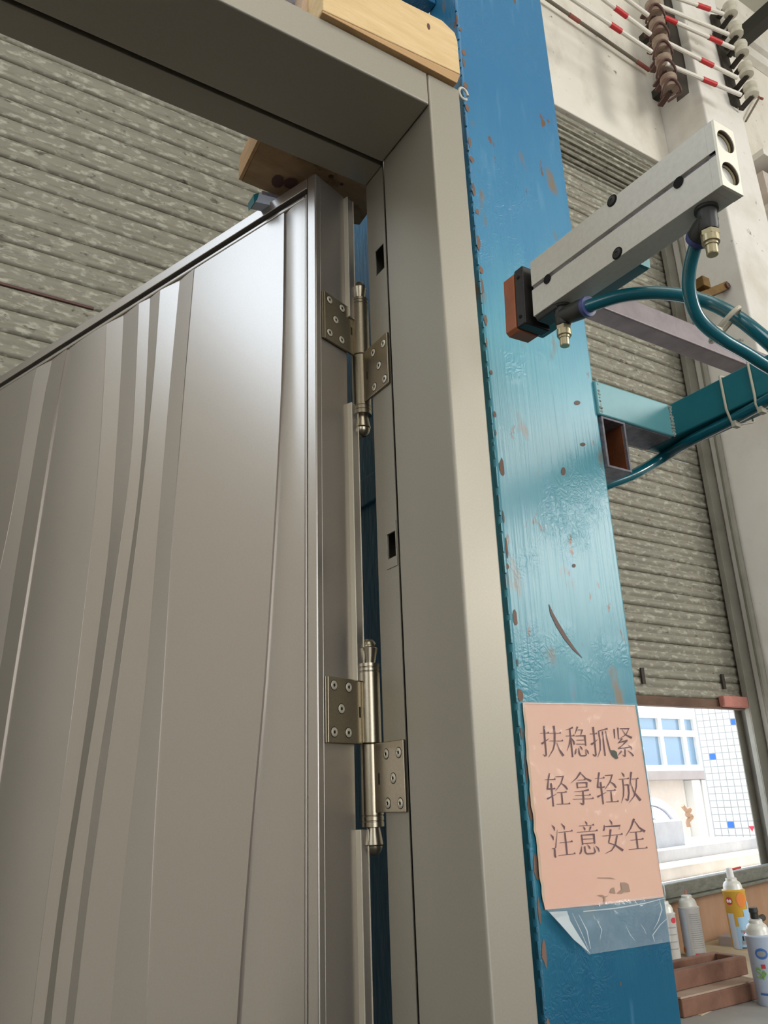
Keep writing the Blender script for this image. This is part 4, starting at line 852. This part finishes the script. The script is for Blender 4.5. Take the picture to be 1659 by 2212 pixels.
# ------------------------------------------------------------------ hinges
def hinge(zc, label):
    """zc: where upper and lower knuckle meet"""
    hg = empty('hinge', (KX, KY, zc), label, 'hinge')
    # plate on the door edge, folded round to the knuckle
    def P(t, off, z): return K0+DT*t+DL*off+V((0, 0, z))
    z0, z1 = zc-.001, zc+.082
    pd = MB().prism([P(-.0815, .0022, z0), P(-.0135, .0022, z0), P(-.0135, .0062, z0), P(-.0815, .0062, z0)], (0, 0, z1-z0)).build('leaf_plate', M['hinge'], hg, bevel=.001)
    MB().prism([P(-.0845, .0040, z0), P(-.0817, .0040, z0), P(-.0817, .0062, z0), P(-.0845, .0062, z0)], (0, 0, z1-z0)).build('plate_rim', M['hinge'], hg, bevel=.0006)
    MB().prism([P(-.0135, .0022, z0+.001), P(-.0125, -.0012, z0+.001), P(-.002, -.0130, z0+.001), P(0, -.0105, z0+.001), P(-.008, .0062, z0+.001)], (0, 0, z1-z0-.002)).build('knuckle_wrap', M['hinge'], hg, bevel=.001)
    z2, z3 = zc-.0855, zc-.0005
    pf = MB().box(FX-.0002, FX+.0038, G1+.0005, KY-.012, z2, z3).build('leaf_plate', M['hinge'], hg, bevel=.001)
    MB().prism([V((FX, KY-.0125, z2+.001)), V((FX-.004, KY-.010, z2+.001)), V((KX-.0125, KY, z2+.001)), V((KX-.004, KY, z2+.001)), V((FX+.0038, KY-.0125, z2+.001))], (0, 0, .083)).build('knuckle_wrap', M['hinge'], hg, bevel=.001)
    for dt_, sx in ((-.022, 0),): 
        MB().prism([P(-.0205, .0019, zc+.033), P(-.0175, .0019, zc+.033), P(-.0175, .0023, zc+.033), P(-.0205, .0023, zc+.033)], (0, 0, .014)).build('stamp', M['dark_groove'], hg)
    MB().box(FX-.0005, FX-.0001, KY-.026, KY-.023, zc-.052, zc-.038).build('stamp', M['dark_groove'], hg)
    def screw(parent, c, n_):
        s_ = MB().lathe([(.0060, 0), (.0060, .0005), (.0050, .0011), (.0026, .0011), (.0022, .0003)], c, n_, 18).build('screw', M['screw'], parent, smooth=True)
        MB().lathe([(.0069, 0), (.0069, .00015)], c, n_, 18).build('screw_recess', M['hole'], parent)
        MB().lathe([(.0022, .0003), (.0022, .0006)], c, n_, 6).build('screw_socket', M['hole'], parent)
    for (x, y) in ((721.6, 1480), (753.3, 1484.6), (737.6, 1531), (722.3, 1581.4), (752.9, 1582.8)):
        c = onpl(x, y, DL, (K0+DL*.0022).dot(DL)); c.z += zc-.0727; screw(pd, c, -DL)
    for (x, y) in ((834, 1628.7), (861, 1625.6), (849.5, 1681), (838, 1735.4), (865, 1735.4)):
        c = at(x, y, 0, FX-.0002); c.z += zc-.0727; screw(pf, c, V((-1, 0, 0)))
    r = .0143; K = V((KX, KY, zc))
    MB().lathe([(r-.001, .0004), (r, .0014), (r, .0930), (r*.95, .0938), (r*.95, .0945), (r, .0953), (r, .0985), (r*.95, .0992), (r*.95, .1000), (r, .1008), (r, .1052), (r*.7, .1062)], K, (0, 0, 1), 32).build('upper_knuckle', M['hinge'], hg, smooth=True)
    MB().lathe([(r-.001, -.0004), (r, -.0014), (r, -.0880), (r*.95, -.0888), (r*.95, -.0895), (r, -.0903), (r, -.0945), (r*.95, -.0952), (r*.95, -.0960), (r, -.0968), (r, -.1022), (r*.7, -.1032)], K, (0, 0, -1), 32) if False else None
    MB().lathe([(r-.001, .0004), (r, .0014), (r, .0880), (r*.95, .0888), (r*.95, .0895), (r, .0903), (r, .0945), (r*.95, .0952), (r*.95, .0960), (r, .0968), (r, .1022), (r*.7, .1032)], K, (0, 0, -1), 32).build('lower_knuckle', M['hinge'], hg, smooth=True)
    for (d, s0) in (((0, 0, 1), .1058), ((0, 0, -1), .1028)):
        MB().lathe([(.0085, s0-.001), (.0088, s0+.001), (.0125, s0+.0205), (.0118, s0+.0215), (.0085, s0+.0217)], K, d, 28).build('finial_cone', M['hinge'], hg, smooth=True)
        dome = [(.0112*math.cos(R(q)), s0+.0222+.0125*math.sin(R(q))) for q in range(0, 91, 10)]
        MB().lathe([(.0100, s0+.0216)]+dome, K, d, 28).build('finial_dome', M['hinge'], hg, smooth=True)
    return hg
hinge(.0727, 'satin nickel finial hinge, lower of the two on the open door')
hinge(.659, 'satin nickel finial hinge, upper of the two on the open door')
# ------------------------------------------------------------------ timber round the header
wb = empty('timber_block', (.50, .75, FZo), 'thick clean pine block with ply lower edge resting on top of the frame header', 'timber')
YF = .712
pf_ = [(697, -60), (697, 39), (748, 67), (928, 160), (989, 190), (995, 160), (989, 90), (983, 70), (955, 43), (868, 0), (760, -56)]
def pl_z(x, y): return at(x, y, 1, YF)
top = [pl_z(697, -60), pl_z(697, 21), pl_z(995, 160), pl_z(989, 90), pl_z(983, 70), pl_z(955, 43), pl_z(868, 0), pl_z(760, -56)]
top = [V((p_.x, p_.y, max(p_.z, FZo+.001))) for p_ in top]
MB().prism(top, (0, .075, 0)).build('block', M['wood'], wb, bevel=.002)
bot = [pl_z(697, 22), pl_z(697, 39), pl_z(928, 160), pl_z(989, 190), pl_z(995, 161)]
bot = [V((p_.x, YF+.001, max(p_.z, FZo+.0005) if False else p_.z)) for p_ in bot]
bot = [V((bot[0].x, YF+.0005, bot[0].z)), V((bot[1].x, YF+.0005, FZo+.0006)), V((bot[3].x, YF+.0005, FZo+.0006)), V((bot[4].x, YF+.0005, bot[4].z))]
MB().prism(bot, (0, .074, 0)).build('ply_strip', M['wood_ply'], wb, bevel=.001)
kn = at(926, 57, 1, YF-.0004)
MB().prism([kn+V((.003*math.cos(R(q)), 0, .007*math.sin(R(q)))) for q in range(0, 360, 45)], (0, .001, 0)).build('knot', M['strap_brown'], wb)
wp = [at(x, y, 1, .76) for x, y in ((650, 20), (697, 40), (697, -60), (668, -60))]
zmin = FZo+.001
tag(MB().prism([V((p_.x, .76, max(zmin, p_.z))) for p_ in wp], (0, .06, 0)).build('timber_offcut', M['wood_pale'], bevel=.001), 'pale timber offcut standing left of the pine block on the header', 'timber')
gb = [at(x, y, 1, .80) for x, y in ((600, -6), (650, 17), (655, -40), (600, -40))]
tag(MB().prism([V((p_.x, .80, max(zmin+.002, p_.z))) for p_ in gb], (0, .05, 0)).build('grey_bracket', M['mottle'], bevel=.002), 'small blue grey bracket on the header behind the offcut', 'bracket')
zb_ = at(930, 22, 1, .83).z
tag(MB().box(.10, CX0-.001, .80, .826, zb_-.025, zb_+.02).build('jig_crossbar', M['column_back'], bevel=.002), 'dark blue crossbar behind the pine block joining the column', 'crossbar')
# plank under / behind the header
ZP = .982
u_ = [at(562, 308, 2, ZP), at(522, 392, 2, ZP), at(640, 440, 2, ZP), at(757, 484, 2, ZP), at(777, 486, 2, ZP), at(797, 458, 2, ZP), V((.6075, .9155, ZP))]
u_ = [V((p_.x, max(p_.y, .9145), ZP)) for p_ in u_]
u_[0] = V((.379, .9145, ZP))
wk = empty('timber_plank', (.48, .96, ZP), 'rough brown timber plank with dark knots behind the header above the door', 'timber')
MB().prism(u_, (0, 0, .045)).build('plank', M['wood_dirty'], wk, bevel=.001)
MB().prism([V((.3735, .9145, ZP-.0005)), V((.379, .9145, ZP-.0005)), V((.3855, 1.0144, ZP-.0005)), V((.380, 1.0144, ZP-.0005))], (0, 0, .046)).build('sawn_end', M['wood_ply'], wk)
for (x, y, w, h_) in ((600, 392, 14, 14), (628, 396, 16, 12), (715, 381, 6, 4), (738, 398, 4, 3)):
    c = at(x, y, 2, ZP-.0004)
    MB().add([at(x+w*math.cos(R(q)), y+h_*math.sin(R(q)), 2, ZP-.0012) for q in range(0, 360, 36)], [tuple(range(10))]).build('knot', M['strap_brown'], wk)
br = empty('metal_clip', tuple(at(570, 430, 1, 1.02)), 'small white and teal metal clip under the timber plank', 'clip')
MB().prism([at(x, y, 1, 1.015) for x, y in ((558, 418), (598, 428), (598, 446), (552, 436))], (0, .02, 0)).build('white_label', M['label_white'], br)
MB().prism([at(x, y, 1, 1.012) for x, y in ((548, 420), (560, 416), (556, 430), (549, 438))], (0, .024, 0)).build('clip_end', M['teal_dark'], br)
MB().prism([at(x, y, 1, 1.016) for x, y in ((566, 412), (640, 430), (640, 444), (566, 424))], (0, .015, 0)).build('clip_arm', M['mottle'], br)
# ================================================================== pneumatic cylinder
CO = V((.58399539, .32034815, .5916362)); CA = V((.02141, .99833537, .05356)).normalized()
CB = V((.99974, -.02096845, -.0087933)); CB = (CB-CA*CB.dot(CA)).normalized(); CC = CB.cross(CA)
if CC.z > 0: CC = -CC
CL, CH, CT = .2611, .0742, .0293
def C(a_, b_, c_): return CO+CA*a_+CB*b_+CC*c_
cy = empty('pneumatic_cylinder', tuple(C(.13, .015, .037)), 'silver twin bore pneumatic cylinder with black nose plate beside the blue column', 'cylinder')
def cprism(pts_bc, a0, a1): return MB().prism([C(a0, b_, c_) for b_, c_ in pts_bc], CA*(a1-a0))
def cbox(a0, a1, b0, b1, c0, c1): return cprism([(b0, c0), (b1, c0), (b1, c1), (b0, c1)], a0, a1)
g0, g1 = .0335, .0390
# body section with a long groove on the side that faces us; two bores at the near end
sec = [(0, 0), (CT, 0), (CT, .031), (CT-.002, .031), (CT-.002, .040), (CT, .040), (CT, CH), (0, CH), (0, g1), (.0028, g1), (.0028, g0), (0, g0)]
cprism(sec, .010, CL).build('body', M['alu'], cy, bevel=.0006)
# near end face with bores: ring of faces round two circles
def end_face():
    b = MB(); n = 32
    def quad_with_hole(b0, b1, c0, c1, cb, cc, r, a_, depth):
        vs = []; fs = []
        for k in range(n):
            t = 2*math.pi*k/n; dx, dy = math.cos(t), math.sin(t)
            sx = ((b1-cb) if dx > 0 else (cb-b0))/max(abs(dx), 1e-6); sy = ((c1-cc) if dy > 0 else (cc-c0))/max(abs(dy), 1e-6); s_ = min(sx, sy)
            vs += [C(a_, cb+dx*s_, cc+dy*s_), C(a_, cb+dx*r, cc+dy*r), C(a_+depth, cb+dx*r, cc+dy*r)]
        for k in range(n):
            q0, q1 = 3*k, 3*((k+1) % n); fs += [(q0, q1, q1+1, q0+1), (q0+1, q1+1, q1+2, q0+2)]
        # square corners
        b.add(vs, fs)
        for (cbx, ccx) in ((b0, c0), (b1, c0), (b1, c1), (b0, c1)):
            best = sorted(range(n), key=lambda k: (vs[3*k]-C(a_, cbx, ccx)).length)[:2]
            b.add([C(a_, cbx, ccx), vs[3*best[0]], vs[3*best[1]]], [(0, 1, 2)])
    quad_with_hole(0, CT, 0, .037, CT/2, .019, .0122, 0, .001)
    quad_with_hole(0, CT, .037, CH, CT/2, .0555, .0122, 0, .001)
    return b
end_face().build('end_face', M['alu_end'], cy)
sk = MB(); 
for (b0, b1, c0, c1) in ((0, .0003, 0, CH), (CT-.0003, CT, 0, CH), (0, CT, 0, .0003), (0, CT, CH-.0003, CH)): sk.add(cbox(0, .0025, b0, b1, c0, c1).v, cbox(0, .0025, b0, b1, c0, c1).f)
cprism([(0, 0), (.0004, 0), (.0004, g0), (0, g0)], .0025, .0101).build('end_shell', M['alu'], cy)
cprism([(0, g1), (.0004, g1), (.0004, CH), (0, CH)], .0025, .0101).build('end_shell', M['alu'], cy)
cprism([(0, CH-.0004), (CT, CH-.0004), (CT, CH), (0, CH)], .0025, .0101).build('end_shell', M['alu'], cy)
cprism([(0, 0), (CT, 0), (CT, .0004), (0, .0004)], .0025, .0101).build('end_shell', M['alu'], cy)
cprism([(CT-.0004, 0), (CT, 0), (CT, CH), (CT-.0004, CH)], .0025, .0101).build('end_shell', M['alu'], cy)
sk.build('end_rim', M['alu_end'], cy)
for cc in (.019, .0555):
    MB().lathe([(.0121, 0), (.0121, .0008)], C(.0058, CT/2, cc), CA, 28).build('bore_plug', M['alu'], cy, smooth=True)
    b = MB(); n = 32; vs = []
    for k in range(n):
        t = 2*math.pi*k/n
        for a_ in (.0008, .0090): vs.append(C(a_, CT/2+.0122*math.cos(t), cc+.0122*math.sin(t)))
    b.add(vs, [(2*k, 2*((k+1) % n), 2*((k+1) % n)+1, 2*k+1) for k in range(n)]).build('bore_wall', M['bore'], cy, smooth=True)
    b = MB(); n = 28; vs = []
    for k in range(n):
        t = 2*math.pi*k/n
        for a_, r_ in ((.0035, .0120), (.0052, .0120), (.0052, .0108), (.0035, .0108)): vs.append(C(a_, CT/2+r_*math.cos(t), cc+r_*math.sin(t)))
    fs = [(4*k+j, 4*((k+1) % n)+j, 4*((k+1) % n)+j+1, 4*k+j+1) for k in range(n) for j in range(3)]
    b.add(vs, fs).build('snap_ring', M['brass'], cy, smooth=True)
# dark inside of the groove, cut pockets, screws
cbox(.002, CL-.0005, .0026, .0029, g0+.0005, g1-.0005).build('groove_floor', M['mottle'], cy)
for a_ in (.045, CL-.028):
    MB().lathe([(.0058, 0), (.0058, .0008)], C(a_, -.0003, g1+.0005), -CB, 18).build('groove_pocket', M['hole'], cy)
for (a_, c_) in ((.128, .0030), (.128, CH-.0055)):
    MB().lathe([(.0068, -.0002), (.0068, .0004)], C(a_, 0, c_), -CB, 20).build('screw_pocket', M['hole'], cy)
    MB().lathe([(.0052, .0002), (.0052, .0010), (.0042, .0014), (.0020, .0014), (.0018, .0008)], C(a_, 0, c_), -CB, 18).build('cap_screw', M['black_steel'], cy, smooth=True)
# rods, black plate, orange pad beyond the far end
for cc in (.019, .0555): MB().lathe([(.005, 0), (.005, .012)], C(CL, CT/2, cc), CA, 16).build('rod', M['hinge'], cy, smooth=True)
cbox(CL+.010, CL+.026, -.004, CT+.006, -.001, CH+.004).build('nose_plate', M['black_steel'], cy, bevel=.002)
for cc in (.012, .066): MB().lathe([(.0024, 0), (.0024, .0005)], C(CL+.018, -.0042, cc), -CB, 12).build('plate_hole', M['hole'], cy)
cprism([(-.005, .004), (0, -.001), (CT+.004, -.001), (CT+.007, .004), (CT+.007, CH-.002), (CT, CH+.005), (0, CH+.006), (-.005, CH+.002)], CL+.026, CL+.045).build('pad', M['orange_pad'], cy, bevel=.001)
# chin piece (black) under the far end and fittings
cprism([(.001, CH), (CT-.001, CH), (CT-.004, CH+.006), (.004, CH+.006)], CL-.035, CL-.001).build('port_block', M['black_plastic'], cy, bevel=.002)
def fitting(a_, end):
    o_ = C(a_, CT*.5, CH); dn = CC
    f_ = MB().lathe([(.0112, 0), (.0112, .003), (.0092, .004), (.0092, .022), (.008, .025)], o_, dn, 20).build('speed_controller', M['black_plastic'], cy, smooth=True)
    MB().lathe([(.0088, .026), (.0088, .031)], o_, dn, 6).build('hex_nut', M['brass'], f_)
    MB().lathe([(.0082, .031), (.0082, .038)], o_, dn, 24).build('knurled_ring', M['brass'], f_)
    MB().lathe([(.0065, .038), (.0065, .041), (.0055, .041), (.0055, .050), (.005, .051)], o_, dn, 20).build('knob', M['brass'], f_)
    s0 = o_+dn*.013; d = end-s0; L_ = d.length-.004; d.normalize()
    MB().lathe([(.0088, -.004), (.0098, .004), (.0108, L_*.4), (.0112, L_*.75), (.0112, L_), (.0105, L_+.001)], s0, d, 20).build('hose_socket', M['black_plastic'], f_, smooth=True)
    MB().lathe([(.0114, L_+.0005), (.0120, L_+.003), (.0114, L_+.006)], s0, d, 20).build('release_ring', M['blue_ring'], f_, smooth=True)
    return s0+d*(L_+.004), d
hr = .0058*2
e0, dr0 = fitting(.030, dep(1507, 517, .775))
dp = lambda l: [dep(x, y, t) for x, y, t in l]
ha = [e0-dr0*.01, e0]+dp([(1490, 580, .785), (1490, 635, .79), (1510, 688, .795), (1556, 730, .80), (1610, 762, .81), (1672, 800, .82), (1760, 840, .84)])
tag(MB().tube(smooth_path(ha), .0066, 16).build('air_hose', M['hose'], smooth=True), 'glossy teal air hose looping down from the near cylinder fitting', 'hose')
e1_, dr1 = fitting(.228, dep(1270, 662, .885))
hb = [e1_-dr1*.01, e1_]+dp([(1335, 641, .875), (1400, 633, .868), (1470, 638, .86), (1535, 655, .85), (1590, 684, .83), (1640, 722, .82), (1700, 775, .82), (1780, 840, .84)])
tag(MB().tube(smooth_path(hb), .0074, 16).build('air_hose', M['hose'], smooth=True), 'glossy teal air hose running right from the far cylinder fitting', 'hose')
hc = [at(1270, 1062, 1, .84), at(1311, 1047, 1, .825), at(1370, 1024, 1, .815), at(1430, 989, 1, .80), at(1490, 953, 2, .532), at(1545, 925, 2, .532), at(1600, 897, 2, .532), at(1662, 862, 2, .532), at(1760, 803, 2, .532)]
hcs = smooth_path(hc)
tag(MB().tube(smooth_path(hc), .0092, 16).build('air_hose', M['hose'], smooth=True), 'dark teal air hose strapped under the support arm beside the column', 'hose')
def tie(pts, w, label, knot=None):
    t = empty('cable_tie', tuple(pts[0]), label, 'cable tie')
    MB().tube(pts, w, 8).build('strap', M['tie'], t, smooth=True)
    if knot is not None: MB().box(-.006, .006, -.004, .004, -.005, .005, lambda p_: p_+knot).build('tie_head', M['tie'], t, bevel=.001)
def ring(c, ax, r1, r2, upv, n=20):
    ax = V(ax).normalized(); a_ = (V(upv)-ax*V(upv).dot(ax)).normalized(); b_ = ax.cross(a_)
    return [c+a_*math.cos(2*math.pi*k/n)*r1+b_*math.sin(2*math.pi*k/n)*r2 for k in range(n+1)]
cc_ = dep(1566, 702, .825); axd = dep(1600, 728, .82)-dep(1530, 676, .835)
tie(ring(cc_, axd, .021, .013, RT*.3-UP), .0026, 'beige cable tie binding the two upper hoses together', dep(1548, 718, .80))
for (px_, lb) in ((1563, 'beige cable tie round the dark teal arm, nearer the column'), (1630, 'beige cable tie round the dark teal arm at the right edge')):
    P_ = at(px_, 845, 0, 1.036); y_ = P_.y
    hc_c = None
    k_ = min(range(len(hcs)), key=lambda i_: abs(hcs[i_].y-y_)); h_ = hcs[k_]
    tie([V((1.0335, y_, .602)), V((1.0335, y_, .545)), V((min(h_.x-.0095, 1.045), y_, h_.z-.001)), V((h_.x-.006, y_, h_.z-.009)), V((h_.x+.004, y_, h_.z-.0095)), V((1.0985, y_, .538)), V((1.0985, y_, .602)), V((1.07, y_, .6025)), V((1.0335, y_, .602))], .0020, lb, V((h_.x-.004, y_-.004, h_.z-.012)))
# teal mounting bar under the cylinder
mb_ = empty('mounting_bar', tuple(C(.2, .03, CH+.02)), 'dark teal square bar fixed behind the lower edge of the pneumatic cylinder', 'bar')
cprism([(CT+.0005, CH-.026), (CT+.020, CH-.026), (CT+.020, CH-.003), (CT+.0005, CH-.003)], .128, .300).build('bar', M['teal_dark'], mb_, bevel=.003)
cprism([(CT+.0012, CH-.025), (CT+.0193, CH-.025), (CT+.0193, CH-.004), (CT+.0012, CH-.004)], .1275, .1285).build('bar_end', M['teal_light'], mb_)
GR = {'spray_can': 'spray cans on the workbench', 'hinge': 'hinges on the open door leaf', 'air_hose': 'teal air hoses of the cylinder', 'striped_bar': 'bars held by the wall insulators',
      'insulator_rack': 'insulator racks on the wall', 'cable_tie': 'cable ties on the hoses', 'stone_slab': 'stone slabs stacked outside', 'carton': 'cartons on the wall shelf', 'roller_shutter': 'roller shutters in the back wall'}
for o in bpy.data.objects:
    k_ = o.name.split('.')[0]
    if o.parent is None and k_ in GR and 'category' in o: o['group'] = GR[k_]
for o in bpy.data.objects:
    if '_w' in o: del o['_w']
